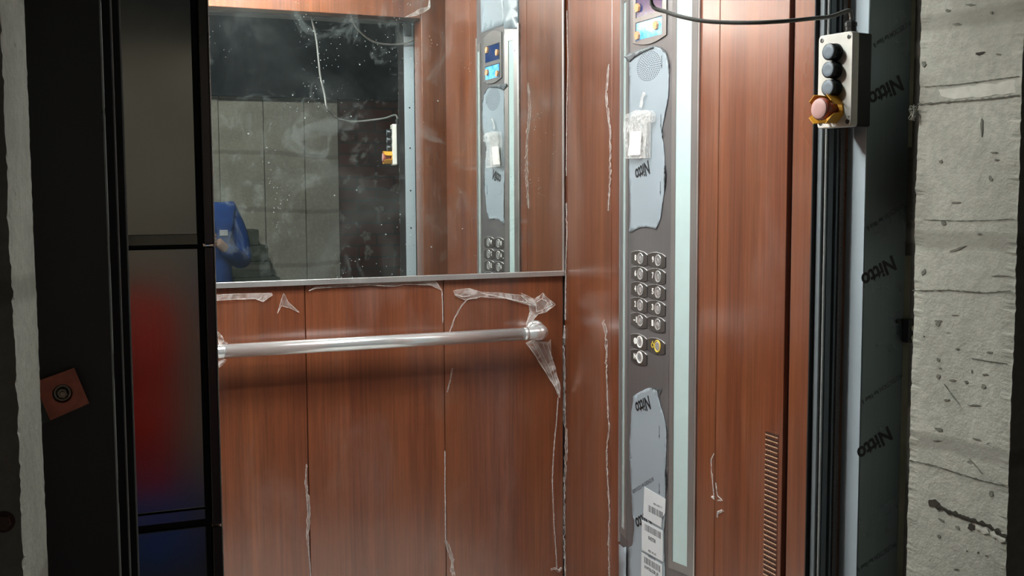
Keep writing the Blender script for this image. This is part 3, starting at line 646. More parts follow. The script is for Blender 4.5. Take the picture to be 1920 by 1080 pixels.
# barcode labels
LB = [[(1210, 912.5), (1250, 935.8), (1249, 962), (1243, 972), (1242, 989), (1208, 969)], [(1205.3, 974.2), (1244.7, 995), (1244.7, 1053), (1205.3, 1031)], [(1204.7, 1035.3), (1243.5, 1058.5), (1243, 1120), (1204, 1095)]]
rb = random.Random(3)
for i, P in enumerate(LB):
    mb = MB(); q = [FC.px(*p) for p in P]; sheet(mb, FC, q, h=.0032, step=9, thick=.0014)
    o = mb.build('barcode_label', PAPER, cop, world=True); o['label'] = ('topmost white barcode label with torn corner', 'middle white barcode label', 'lowest white barcode label')[i]
    ul = q[0]; ur = q[1]; w = ur[0] - ul[0]; mb = MB(); x = ul[0] + w * (.20 if i == 0 else .14); xe = ul[0] + w * (.86 if i == 0 else .9); yt = ul[1] - (.042 if i == 0 else .006); bh = .017
    while x < xe:
        bw = rb.choice([.0012, .0018, .003]); sheet(mb, FC, [(x, yt - bh), (x + bw, yt - bh), (x + bw, yt), (x, yt)], h=.0034, step=9, thick=.0002); x += bw + rb.choice([.0014, .002, .003])
    mb.build('barcode', GREYINK, o)
    mb = MB()
    if i == 0: text_geo(mb, FC, 'SN-0017', (ul[0] + w * .45, ul[1] - .034), (ul[0] + w * .85, ul[1] - .034), h=.0034, height=.005)
    if i == 1:
        text_geo(mb, FC, '0142YDR', (ul[0] + w * .33, yt - .036), (ul[0] + w * .68, yt - .036), h=.0034, bold=.02, height=.010)
        mb.build('label_print', GREYINK, o); mb = MB()
        text_geo(mb, FC, '002 10 45', (ul[0] + w * .33, yt - .068), (ul[0] + w * .7, yt - .068), h=.0034, height=.006); mb.build('label_print', GREYINK, o); mb = MB(); text_geo(mb, FC, '0026 47', (ul[0] + w * .33, yt - .082), (ul[0] + w * .68, yt - .082), h=.0034, height=.006)
    if i == 2: text_geo(mb, FC, '01WTRLCDR_01', (ul[0] + w * .16, yt - .032), (ul[0] + w * .82, yt - .032), h=.0034, bold=.02, height=.010)
    if mb.v: mb.build('label_print', GREYINK, o)

# small clear bag with a white card, taped on the film
FB = Frame(FC.to3(0, 0, .004), (0, -1, 0), (-1, 0, 0))
bag = empty('plastic_bag', FC.to3(*FC.px(1207, 240)), label='small clear bag with a white card taped over the panel below the speaker', cat='bag')
bp = [FB.px(*p) for p in [(1184, 215), (1203, 207), (1226, 207), (1231, 213), (1230, 228), (1222, 230), (1221, 296), (1180, 297), (1182, 260), (1180, 238)]]
mb = MB(); sheet(mb, FB, bp, h=.012, step=.006, amp=.009, freq=55, ridge=True, rag=.0008, rim=.0008, seed=11); mb.build('bag_front', None, bag, False, mats=[BAGM, CRIM], world=True)
mb = MB(); sheet(mb, FB, bp, h=.002, step=.02, amp=.001, freq=30, seed=12); mb.build('bag_back', BAGM, bag, world=True)
mb = MB(); sheet(mb, FB, [FB.px(*p) for p in [(1188, 247), (1208.5, 245), (1205, 290), (1183, 292)]], h=.009, step=.02, thick=.002); mb.build('white_card', plain('bright white card', (.9, .9, .9, 1), .6, var=.01), bag, world=True)
mb = MB(); ribbon(mb, FB, [FB.px(*p) for p in [(1204, 202), (1206, 185), (1210, 177), (1214, 176)]], [.014, .014, .012, .004], h=.004, amp=.004, seed=5, rim=.0006); mb.build('hang_strap', None, bag, mats=[CLEARW, CRIM], world=True)

# ------------------------------------------------------------------ vent slots at the foot of the right wall
FW = Frame((XR, 2.2, 1.2), (0, -1, 0), (-1, 0, 0))
vt = empty('vent_grille', (XR, 1.96, .6), label='narrow perforated vent strip low on the right wall beside the entrance post', cat='vent')
ya, yb = FW.px(1436, 812)[0], FW.px(1460, 812)[0]; zt_ = FW.px(1448, 812)[1]
mb = MB(); sheet(mb, FW, [(ya - .002, -1.05), (yb + .001, -1.05), (yb + .001, zt_ + .004), (ya - .002, zt_ + .004)], h=.0008, step=9, thick=.0006); mb.build('vent_plate', WOOD, vt, world=True)
mb = MB(); mb2 = MB(); z = zt_; dz = .0111
while z > -1.02:
    for k in range(5):
        a = ya + (yb - ya) * (k + .1) / 5; b = a + (yb - ya) * .85 / 5
        sheet(mb, FW, [(a, z - .0062), (b, z - .0062), (b, z), (a, z)], h=.0012, step=9, thick=.0003)
        mb2.tube([FW.to3(a, z - .0068, .0016), FW.to3(b, z - .0068, .0016)], .0011, 5)
    z -= dz
mb.build('slot', plain('dark vent opening', rgb(50, 26, 16), .7), vt, world=True)['kind'] = 'stuff'; mb2.build('slot_lip', plain('worn bright slot lip', rgb(196, 158, 128), .35), vt, world=True)['kind'] = 'stuff'

# ------------------------------------------------------------------ landing door frame (steel, film wrapped)
YF = 1.614
df = empty('lift_door_frame', (.7, YF, 0), label='steel lift door frame in grey printed film, standing inside the concrete opening', cat='door frame')
mb = MB(); mb.bbox(1.3655, 1.461, YF, YF + .0515, 0, 2.1, .0015, 2); mb.build('right_jamb', FILMST, df, world=True)
mb = MB(); mb.bbox(1.461, 1.4795, YF + .004, YF + .05, 0, 1.2, .001, 1); mb.bbox(1.4605, 1.474, YF + .004, YF + .04, 1.40, 2.1, .001, 1); mb.build('jamb_edge', plain('olive raw steel edge', rgb(104, 100, 84), .6, var=.2), df, world=True)
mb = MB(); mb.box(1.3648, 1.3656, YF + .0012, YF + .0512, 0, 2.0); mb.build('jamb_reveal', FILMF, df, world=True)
# slam post channels on the right
YS = 1.667
def sx(px): d = ray(px, 600); return d.x / d.y * YS
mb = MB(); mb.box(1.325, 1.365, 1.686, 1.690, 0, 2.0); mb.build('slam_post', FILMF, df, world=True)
mb = MB(); mb.box(sx(1529), 1.3655, 1.683, 1.686, 0, 2.0); mb.build('channel_back', DARKG, df, world=True)
for a, b, mm, d in ((1536, 1539.5, FRAMEST, .002), (1541, 1544.2, WHITEL, -.002), (1550.5, 1560, FRAMEST, .004), (1564, 1568, FRAMEST, .002), (1569.5, 1577.5, FELT, -.001)):
    mb = MB(); mb.bbox(sx(a), sx(b), YS + d, 1.684, 0, 2.0, .0006, 1); o = mb.build('channel_lip' if mm is not FELT else 'felt_seal', mm, df, world=True)
# fixing holes seen in the mirror
for z in (1.66, 1.50, 1.33, 1.18):
    mb = MB(); mb.lathe([(.0035, 0), (.0035, .0006)], (1.345, 1.6901, z), (0, 1, 0), 12); mb.build('fixing_hole', BLACKINK, df, world=True)
mb = MB(); mb.bbox(.074, 1.3655, YF, 1.690, 1.993, 2.1, .0015, 2); mb.build('header', FRAMEST, df, world=True)
mb = MB(); mb.bbox(-.07, .074, YF, YF + .05, 0, 2.1, .001, 2); mb.build('left_jamb', FILML, df, world=True)
mb = MB(); mb.box(-.07, .0885, 1.667, 1.683, 0, 2.05); mb.box(-.07, .102, 1.686, 1.700, 0, 2.05); mb.build('left_channel', plain('black channel', rgb(30, 31, 34), .5), df, world=True)
for x, y in ((.0735, YF + .0002), (.0895, 1.667), (.1022, 1.687)):
    mb = MB(); mb.tube([(x, y, z * .02) for z in range(0, 101)], .0016, 8); mb.build('highlight_bead', WHITEL, df, True, world=True)  # white tubes paint the highlights along the left frame edges
FJ = Frame((1.41, YF, 1.2), (1, 0, 0), (0, -1, 0)); FP = Frame((1.3655, 1.64, 1.2), (0, -1, 0), (-1, 0, 0))
for p0, p1 in (((1672, 478), (1612, 516)), ((1664, 798), (1604, 843)), ((1685, 140), (1625, 176))):
    mb = MB(); text_geo(mb, FJ, 'Nitto', FJ.px(*p0), FJ.px(*p1), h=.0003, bold=.028, height=.030, thick=.0002); mb.build('film_print', BLACKINK, df, world=True)
FAINT = plain('faint print', rgb(60, 66, 70), .6)
for p0, p1 in (((1697, 376), (1624, 426)), ((1691, 698), (1614, 752)), ((1678, 1016), (1606, 1066)), ((1706, 38), (1636, 82))):
    mb = MB(); text_geo(mb, FJ, 'PROTECTION for Fiber &', FJ.px(*p0), FJ.px(*p1), h=.0003, height=.009, thick=.0002); mb.build('film_print', FAINT, df, world=True)
for p0, p1 in (((1620, 423), (1602, 438)), ((1612, 752), (1595, 766)), ((1602, 1068), (1590, 1079))):
    mb = MB(); text_geo(mb, FP, 'CO2-Laser', FP.px(*p0), FP.px(*p1), h=.0003, height=.009, thick=.0002); mb.build('film_print', FAINT, df, world=True)
FL_ = Frame((0, YF, 1.2), (1, 0, 0), (0, -1, 0))
for p0, p1 in (((195, 247), (195, 198)), ((205, 493), (205, 443)), ((214.5, 710), (214.5, 660)), ((223.5, 943), (223.5, 893)), ((187, 22), (187, -20))):
    mb = MB(); arrow(mb, FL_, p0, p1, w=.0026, h=.0005); mb.build('printed_arrow', BLACKINK, df, world=True)
# bracket between frame and concrete on the right
bk = empty('frame_bracket', (1.475, 1.6, 1.09), label='dark steel fixing bracket between right door frame and concrete', cat='bracket')
c = onY(1700, 622, 1.606); mb = MB(); mb.bbox(c.x - .004, c.x + .03, 1.596, 1.612, c.z - .02, c.z + .024, .001, 1); mb.build('bracket_plate', plain('dark bracket steel', rgb(44, 46, 46), .5), bk, world=True)
for dz in (-.010, .008):
    mb = MB(); mb.lathe([(.006, 0), (.006, .005), (.003, .006)], (c.x + .004, 1.5965, c.z + dz), (0, -1, 0), 6); mb.build('nut', GALV, bk, world=True)
c = onY(1683, 603, YF); mb = MB(); mb.lathe([(.0042, 0), (.0042, .003), (.002, .0035)], (c.x, YF - .0002, c.z), (0, -1, 0), 14); tag(mb.build('frame_rivet', BLACKP), 'small black rivet in the film beside the right bracket', 'rivet')

# ------------------------------------------------------------------ parked door leaf on the left
YL = 1.72
lf = empty('lift_door_leaf', (.1, YL, 0), label='dark polished lift door leaf parked at the left of the entrance', cat='door')
Z = lambda py, px=320: onY(px, py, YL).z
px_ = lambda p: (lambda d: d.x / d.y * YL)(ray(p, 600))
xs = [-.35, px_(375.5), px_(386.5), px_(405)]
mb = MB(); mb.bbox(xs[0], xs[1], YL, YL + .03, Z(441), 2.03, .0015, 2); mb.bbox(xs[0], xs[1], YL, YL + .03, Z(958), Z(466), .0015, 2); mb.bbox(xs[0], xs[1], YL, YL + .03, .01, Z(994), .0015, 2); mb.build('leaf_panel', DARKST, lf, world=True)
mb = MB(); mb.box(xs[0], xs[2], YL + .012, YL + .034, .01, 2.03); mb.build('leaf_recess', DARKG, lf, world=True)
mb = MB(); za, zb_ = Z(440), Z(459); mb.prism([(0, 0), (1, 0), (1, 1), (0, 1)], 0, 1); mb.v = []; mb.f = []; mb.m = []
def xprism(mb, x0, x1, prof):            # prof (y,z)
    n = len(prof); return mb.add([(x0, y, z) for y, z in prof] + [(x1, y, z) for y, z in prof], [tuple(range(n)), tuple(range(n, 2 * n))[::-1]] + [(i, n + i, n + (i + 1) % n, (i + 1) % n) for i in range(n)])
xprism(mb, xs[0], xs[1] - .001, [(YL + .002, za), (YL + .012, za), (YL + .012, zb_), (YL - .001, zb_)]); mb.build('joint_bar', steel('scuffed raw bar', rgb(190, 184, 170), .42), lf, world=True)
mb = MB(); za, zb_ = Z(961.5), Z(980); xprism(mb, xs[0], xs[1] - .001, [(YL, za), (YL + .012, za), (YL + .012, zb_), (YL, zb_)]); mb.build('joint_bar', DARKST, lf, world=True)
mb = MB()
for z0_, z1_ in ((Z(460, 395) + .0015, 2.03), (Z(985, 400) + .0015, Z(460, 395) - .0015), (.01, Z(985, 400) - .0015)): mb.bbox(xs[2], xs[3], YL - .004, YL + .034, z0_, z1_, .002, 2)
mb.build('leading_post', POSTST, lf, world=True)
mb = MB(); mb.tube([(xs[3] + .0002, YL - .003, .02 * z) for z in range(1, 101)], .0012, 8); mb.build('highlight_bead', ALU, lf, True, world=True)  # thin bright tube stands for the highlight on the leading edge

# ------------------------------------------------------------------ red plate with bolt on the left frame
YP = 1.603; F5 = Frame((0, YP, 1.2), (1, 0, 0), (0, -1, 0))
rp = empty('fixing_plate', F5.to3(*F5.px(117, 737)), label='square red plate with a bolt on the left door frame', cat='plate')
sq = [F5.px(*p) for p in [(139, 689), (167, 755), (94, 787), (64, 716)]]; ce = F5.px(117, 737)
mb = MB(); ang = [atan2(q[1] - ce[1], q[0] - ce[0]) for q in sq]
inner = [(ce[0] + .0128 * cos(2 * pi * i / 24), ce[1] + .0128 * sin(2 * pi * i / 24)) for i in range(24)]
# plate with a round hole: quads from outline to hole
def outl(a):
    best = None
    for i in range(4):
        p, q = sq[i], sq[(i + 1) % 4]; d = (cos(a), sin(a)); ex = (q[0] - p[0], q[1] - p[1]); den = d[0] * ex[1] - d[1] * ex[0]
        if abs(den) < 1e-9: continue
        t_ = ((p[0] - ce[0]) * ex[1] - (p[1] - ce[1]) * ex[0]) / den; s_ = ((p[0] - ce[0]) * d[1] - (p[1] - ce[1]) * d[0]) / den
        if t_ > 0 and -1e-6 <= s_ <= 1 + 1e-6: best = (ce[0] + d[0] * t_, ce[1] + d[1] * t_)
    return best
AN = sorted([2 * pi * i / 48 for i in range(48)] + [a % (2 * pi) for a in ang]); n = len(AN); V = []
for h in (0, .006):
    V += [F5.to3(*outl(a), h) for a in AN]; V += [F5.to3(ce[0] + .0128 * cos(a), ce[1] + .0128 * sin(a), h) for a in AN]
Fs = []
for i in range(n):
    j = (i + 1) % n; Fs += [(2 * n + i, 2 * n + j, 3 * n + j, 3 * n + i)[::-1], (i, j, n + j, n + i), (i, 2 * n + i, 2 * n + j, j), (n + i, n + j, 3 * n + j, 3 * n + i)]
mb.add(V, Fs); mb.build('plate', REDPLATE, rp, world=True)
mb = MB(); c = F5.to3(ce[0] + .000, ce[1], 0); mb.lathe([(.0125, -.004), (.0125, .0005), (.0075, .001), (.0075, -.001)], c, (0, -1, 0), 24); mb.build('washer', GALV, rp, True, world=True)
mb = MB(); mb.lathe([(.0075, -.008), (.0075, .004), (.006, .005)], c, (0, -1, 0), 6); mb.lathe([(.004, 0), (.004, .008), (.0032, .009)], c, (0, -1, 0), 16); mb.build('bolt', GALV, rp, world=True)
mb = MB(); sheet(mb, F5, [F5.px(*p) for p in [(66, 735), (78, 748), (92, 790), (74, 797), (60, 790)]], h=-.001, step=9, thick=.006); mb.build('backing_bracket', plain('grey green bracket', rgb(92, 100, 94), .6), rp, world=True)
c = onY(6, 982, 1.306); t = empty('anchor_bolt', c, label='rusty hex bolt head on the dark wall at the lower left edge', cat='bolt')
mb = MB(); mb.lathe([(.0085, 0), (.0085, .005), (.007, .006)], (c.x, 1.3135, c.z), (0, -1, 0), 6); mb.build('hex_head', plain('rusty steel', rgb(120, 96, 86), .6), t, world=True)
mb = MB(); mb.lathe([(.012, 0), (.012, .0015)], (c.x, 1.3138, c.z), (0, -1, 0), 20); mb.build('washer', plain('rusty washer', rgb(90, 66, 60), .6), t, world=True)

# ------------------------------------------------------------------ inspection pendant on the right jamb
PZ = 1.4325; PH_ = .1645; PW = .077
PA = atan2(-.985, .17)
pend = empty('push_button_box', (1.2845, 1.6515, PZ), rz=PA, label='grey push button box with yellow guarded stop button on the right door jamb', cat='control box')
# local: x along the front, y into the box (away from the viewer), z up
def rrect(w, h, r, n=5, cx=0, cz=0):
    out = []
    for (sx_, sz_, a) in ((1, -1, -90), (1, 1, 0), (-1, 1, 90), (-1, -1, 180)):
        for k in range(n + 1):
            t_ = radians(a + 90 * k / n); out.append((cx + sx_ * (w / 2 - r) + r * cos(t_), cz + sz_ * (h / 2 - r) + r * sin(t_)))
    return out
def yprism(mb, prof, y0, y1, inset=0.0):
    n = len(prof); cx = sum(p[0] for p in prof) / n; cz = sum(p[1] for p in prof) / n
    rings = [(y0, inset), (y0 + inset, 0), (y1, 0)] if inset else [(y0, 0), (y1, 0)]
    V = []
    for y, i_ in rings:
        for x, z in prof:
            l = math.hypot(x - cx, z - cz); V.append((x - (x - cx) / l * i_, y, z - (z - cz) / l * i_))
    Fs = [tuple(range(n)), tuple(range((len(rings) - 1) * n, len(rings) * n))[::-1]]
    for j in range(len(rings) - 1):
        for i in range(n): Fs.append((j * n + i, j * n + (i + 1) % n, (j + 1) * n + (i + 1) % n, (j + 1) * n + i)[::-1])
    return mb.add(V, Fs)
mb = MB(); yprism(mb, rrect(PW, PH_, .006, cx=PW / 2, cz=PH_ / 2), 0, .016, .0015); mb.build('front_cover', WHITEP, pend)
mb = MB(); yprism(mb, rrect(PW - .002, PH_ - .002, .004, cx=PW / 2, cz=PH_ / 2), .0162, .050); mb.build('back_box', BLACKP, pend)
for z_ in (PH_ - .033, PH_ - .064, PH_ - .0955):
    c = Vector((PW / 2 + .001, 0, z_)); mb = MB(); mb.lathe([(.0158, 0), (.0158, .003), (.0152, .004), (.0149, .004), (.0149, .017), (.0141, .0185), (.0124, .0185)], c, (0, -1, 0), 32); b_ = mb.build('push_button', GREYBTN, pend, True)
    mb = MB(); mb.lathe([(.0124, .0183), (.0124, .0188), (.0118, .0192), (.006, .0189), (.0005, .0188)], c, (0, -1, 0), 28); mb.build('button_face', BTNFACE, b_, True)
c = Vector((PW / 2 - .001, 0, PH_ - .133))
mb = MB(); mb.lathe([(.012, 0), (.012, .016), (.010, .018), (.0165, .022), (.0195, .028), (.0198, .034), (.0185, .037)], c, (0, -1, 0), 32); es = mb.build('stop_button', REDP, pend, True)
mb = MB(); mb.lathe([(.0186, .0368), (.016, .0382), (.008, .039), (.0005, .0392)], c, (0, -1, 0), 32); mb.build('stop_face', PINKF, es, True)
gd = MB(); gd.lathe([(.0225, 0), (.0225, .003), (.0135, .003), (.0135, 0)], c, (0, -1, 0), 32); gd_o = gd.build('stop_guard', YELLOW, pend)
for k in range(4):
    a = radians(45 + 90 * k); r_ = Vector((cos(a), 0, sin(a))); t_ = Vector((-sin(a), 0, cos(a))); mb = MB(); V = []
    prof = [(.021, .001, .0115), (.0215, -.018, .0115), (.0225, -.027, .0115), (.0265, -.035, .008)]
    for rr_, y_, hw in prof:
        for s_ in (-1, 1):
            for q in (0, .0016): V.append(c + r_ * (rr_ + q) + Vector((0, y_, 0)) + t_ * hw * s_)
    Fs = []
    for i in range(3):
        b = i * 4; Fs += [(b, b + 4, b + 6, b + 2), (b + 1, b + 3, b + 7, b + 5), (b, b + 1, b + 5, b + 4), (b + 2, b + 6, b + 7, b + 3)]
    Fs += [(0, 2, 3, 1), (12, 13, 15, 14)]; mb.add(V, Fs); mb.build('guard_flap', YELLOW, gd_o)
for x_, z_ in ((.008, .009), (PW - .008, .009), (.008, PH_ - .009), (PW - .008, PH_ - .009)):
    mb = MB(); mb.lathe([(.0042, 0), (.0042, .0004), (.003, .0006), (.0026, -.0006), (.0004, -.0006)], (x_, 0, z_), (0, -1, 0), 16); mb.build('cover_screw', plain('screw steel', rgb(90, 92, 92), .35, metal=.8), pend)
mb = MB(); mb.lathe([(.0115, 0), (.0115, .004), (.0095, .005), (.0095, .012), (.0105, .013), (.0105, .019), (.008, .022), (.004, .023)], (.050, .026, PH_), (0, 0, 1), 8); mb.build('cable_gland', BLACKP, pend)
# its cable: up, then a long sag to the door header
top_ = Matrix.Rotation(PA, 3, 'Z') @ Vector((.050, .026, PH_ + .0235)) + Vector((1.2845, 1.6515, PZ))
P = [top_, top_ + Vector((-.001, -.001, .008)), top_ + Vector((-.010, -.004, .0155))]
for px2, py2, Y2 in ((1558, 31, 1.598), (1520, 35, 1.59), (1480, 39, 1.59), (1440, 41.5, 1.60), (1400, 42.5, 1.62), (1360, 42, 1.645), (1320, 39.5, 1.67), (1280, 32, 1.70), (1250, 22.5, 1.725), (1222, 8, 1.745)): P.append(onY(px2, py2, Y2))
P += [mirrored(*q, 1.735) for q in ((608, 175), (601, 145), (597, 110), (594, 80), (590, 58), (585, 38))]; P.append(P[-1] + Vector((-.01, 0, .06)))
mb = MB(); mb.tube(smoothpath(P, 6), .0036, 10); tag(mb.build('control_cable', RUBBER, smooth=True), 'dark grey cable sagging from the push button box to the entrance header', 'cable')
mb = MB(); mb.tube(smoothpath([(1.10, 1.724, 2.0), (1.13, 1.715, 1.955), (1.19, 1.70, 1.915), (1.25, 1.695, 1.905), (1.32, 1.70, 1.91), (1.357, 1.72, 1.925)], 8), .0036, 10); tag(mb.build('control_cable', RUBBER, smooth=True), 'short grey cable looping at the top right corner of the entrance', 'cable')

# ------------------------------------------------------------------ torn protective film
FBK = Frame((.8, YB, 1.2), (1, 0, 0), (0, -1, 0)); FHD = Frame((1.3, 1.8181, 2.1), (-1, 0, 0), (0, 1, 0))
def scrap(name, label, fr, polys=(), ribs=(), mats=(CLEAR, CRIM), seed=1, lines=(), **k):
    mb = MB(); mb.cur = 1
    for P_, r_ in lines: mb.tube([fr.to3(*fr.px(*p), .0085) for p in P_], r_, 5)
    mb.cur = 0
    for i, (poly, kw) in enumerate(polys): sheet(mb, fr, [fr.px(*p) for p in poly], seed=seed + i, **{**dict(h=.002, step=.008, amp=.008, freq=45, ridge=True, rim=.0007), **kw})
    for i, (pts, w, kw) in enumerate(ribs): ribbon(mb, fr, [fr.px(*p) for p in pts], w, seed=seed + 3 * i, **kw)
    return tag(mb.build(name, mats=list(mats)), label, 'plastic film', 'torn clear protective film')
W_ = (CLEARW, CRIM)
scrap('torn_film', 'whitish crumpled film strip under the left end of the mirror', FBK, [([(400, 553), (430, 551), (470, 550), (508, 549), (510, 553), (492, 565), (478, 560), (440, 561), (400, 563)], dict(amp=.012, step=.006))], mats=W_, seed=21)
scrap('torn_film', 'small triangular film shred right of the strip under the left end of the mirror', FBK, [([(531, 549), (540, 566), (561, 586), (545, 578), (527, 573), (519, 588), (526, 565)], dict(amp=.006, step=.005))], seed=22)
scrap('torn_film', 'long thin film edge under the mirror between the two wall seams', FBK, [([(578, 545), (590, 538), (640, 534), (700, 531), (760, 528), (815, 526), (828, 545), (806, 534), (760, 533), (738, 537), (690, 534), (640, 538), (592, 540)], dict(amp=.008, step=.006))], [([(828, 545), (829, 560), (830, 605)], .002, dict(amp=.002))], seed=23)
scrap('torn_film', 'large twisted film fold above the right end of the handrail', FBK,
      [([(848, 545), (856, 543), (878, 540), (900, 547), (940, 549), (975, 553), (1000, 563), (1004, 575), (985, 570), (950, 560), (900, 556), (870, 562), (852, 554)], dict(amp=.012, step=.006)),
       ([(972, 548), (990, 556), (998, 560), (1015, 548), (1020, 555), (1037, 570), (1022, 583), (1006, 588), (996, 598), (992, 612), (984, 612), (986, 598), (992, 584), (990, 572)], dict(amp=.020, step=.005, h=.006, freq=60))], mats=W_, seed=24, lines=[([(996, 562), (1003, 573), (1004, 584)], .0016), ([(1018, 550), (1015, 560), (1022, 564)], .0015), ([(1004, 566), (1012, 560), (1018, 563)], .0014), ([(975, 553), (988, 566), (1003, 573)], .0014), ([(1004, 584), (1015, 580), (1034, 570)], .0009), ([(852, 552), (866, 556), (880, 554)], .0010), ([(984, 608), (988, 598), (992, 590)], .0013), ([(900, 549), (940, 557), (985, 567)], .0010), ([(1018, 556), (1024, 568), (1016, 580)], .0008)])
scrap('torn_film', 'curved hair-thin film edge crossing the middle seam above the handrail', FBK, ribs=[([(895, 558), (876, 561), (866, 572), (852, 596), (843, 622)], .003, dict(amp=.004))], seed=25)
scrap('torn_film', 'thin film thread below the handrail beside the middle seam', FBK, ribs=[([(848, 690), (844, 712), (838, 735)], .003, dict(amp=.004))], seed=26)
scrap('torn_film', 'fan of pleated film hanging under the handrail elbow', FBK, [([(984, 642), (994, 636), (1010, 640), (1026, 641), (1030, 636), (1031, 665), (1040, 700), (1047, 725), (1046, 745), (1035, 722), (1015, 690), (996, 660)], dict(amp=.016, step=.006, freq=50, h=.008))], seed=27, mats=W_, lines=[([(998, 643), (1020, 685), (1044, 736)], .0009), ([(1006, 645), (1028, 690), (1046, 738)], .0014), ([(1016, 644), (1034, 690), (1046, 735)], .0008), ([(990, 648), (1012, 682), (1040, 728)], .0012), ([(1024, 645), (1034, 672)], .0009), ([(1002, 644), (1016, 672), (1030, 700)], .0006)])
scrap('torn_film', 'thin line of film edge running down the back wall below the elbow', FBK, ribs=[([(1046, 745), (1043, 790), (1038, 840), (1035, 900), (1038, 980), (1043, 1050), (1043, 1064)], .0022, dict(amp=.003)), ([(1032, 1068), (1040, 1066), (1047, 1070), (1052, 1064)], .010, dict(amp=.012))], seed=28)
scrap('torn_film', 'ragged film strip in the left seam of the back wall', FBK, ribs=[([(574, 870), (573, 905), (577, 935), (579, 965), (576, 1000), (578, 1030)], [.002, .006, .009, .010, .008, .003], dict(amp=.008)), ([(578, 1030), (581, 1060), (583, 1090)], .002, dict(amp=.002))], seed=29, mats=W_)
scrap('torn_film', 'curling film flap low in the middle seam of the back wall', FBK, ribs=[([(834, 1012), (840, 1025), (846, 1045), (850, 1085)], [.008, .014, .010, .012], dict(amp=.012)), ([(834, 845), (834, 900), (835, 1012)], .0018, dict(amp=.002))], seed=30, mats=W_)
scrap('torn_film', 'crumpled film wrapped round the left end of the handrail', Frame((.4, 2.93, .91), (1, 0, 0), (0, -1, 0)), [([(406, 620), (414, 628), (420, 640), (426, 642), (421, 650), (410, 652)], dict(amp=.03, step=.004, h=0, freq=90)), ([(408, 668), (424, 674), (416, 684), (409, 688)], dict(amp=.02, step=.004, h=0, freq=90))], mats=W_, seed=31)
scrap('torn_film', 'ragged film edge down the cabin corner beside the handrail', FW, ribs=[([(1064, 20), (1066, 120), (1064, 200), (1063, 330)], .004, dict(amp=.004)), ([(1063, 380), (1064, 440), (1062, 500), (1061, 600)], .010, dict(amp=.006)), ([(1060, 610), (1058, 660), (1060, 730), (1059, 790), (1063, 800), (1063, 850), (1060, 900), (1059, 1000), (1062, 1090)], [.010, .024, .02, .03, .02, .026, .016, .02, .014], dict(amp=.010))], seed=32)
scrap('torn_film', 'long ragged film edge down the right wall beside the button panel', FW, ribs=[([(1143, 120), (1138, 180), (1146, 250), (1146, 330), (1142, 395)], [.006, .020, .012, .016, .003], dict(amp=.010)), ([(1132, 602), (1138, 625), (1139, 680), (1140, 740), (1144, 800), (1139, 850), (1141, 900), (1145, 960), (1143, 1020), (1145, 1090)], [.03, .020, .012, .010, .008, .012, .006, .006, .005, .005], dict(amp=.010))], seed=33)
scrap('torn_film', 'whitish curls of film low on the right wall between button panel and vent', FW, ribs=[([(1340, 850), (1335, 860), (1336, 885), (1338, 910), (1341, 935), (1336, 930)], [.003, .004, .006, .004, .008, .003], dict(amp=.005)), ([(1343, 905), (1347, 930), (1356, 938), (1347, 938)], .004, dict(amp=.004)), ([(1346, 962), (1357, 957), (1347, 960), (1346, 970)], .007, dict(amp=.005))], seed=34, mats=W_)
def m2(px, py):   # point of the header seen in the mirror
    d = ray(px, py); k = (2 * YM - 1.8181) / d.y; p = CAM + d * k; return FHD.to2((p.x, 1.8181, p.z))
mb = MB(); sheet(mb, FHD, [m2(*p) for p in [(758, 33), (775, 24), (788, 16), (800, 14), (803, 8), (805, 16), (795, 23), (778, 30)]], h=.003, step=.008, amp=.012, ridge=True, rim=.001, seed=41); ribbon(mb, FHD, [m2(805, 14), m2(805, -30)], .008, amp=.006); tag(mb.build('torn_film', mats=[CLEARW, CRIM]), 'folded film corner on the panel above the entrance, seen in the mirror', 'plastic film', 'torn clear protective film')
# black tape corner at the top of the frame, seen in the mirror
mb = MB(); mb.bbox(1.325, 1.354, 1.6915, 1.702, 1.94, 1.9915, .004, 2); tag(mb.build('corner_bracket', plain('dark grey bracket', rgb(70, 76, 80), .6)), 'dark bracket in the top right corner of the entrance, seen in the mirror', 'bracket')
# frayed cord in the gap on the right
mb = MB(); c = onY(1712, 212, 1.50); rr = random.Random(2)
for i in range(14):
    p = [c + Vector((rr.uniform(-.008, .008), rr.uniform(-.004, .004), rr.uniform(-.014, .014))) for _ in range(4)]; mb.tube(smoothpath(p, 4), .0005, 4)
tag(mb.build('frayed_cord', plain('pale frayed fibre', rgb(170, 170, 160), .9)), 'pale frayed fibres in the gap beside the right concrete', 'cord')

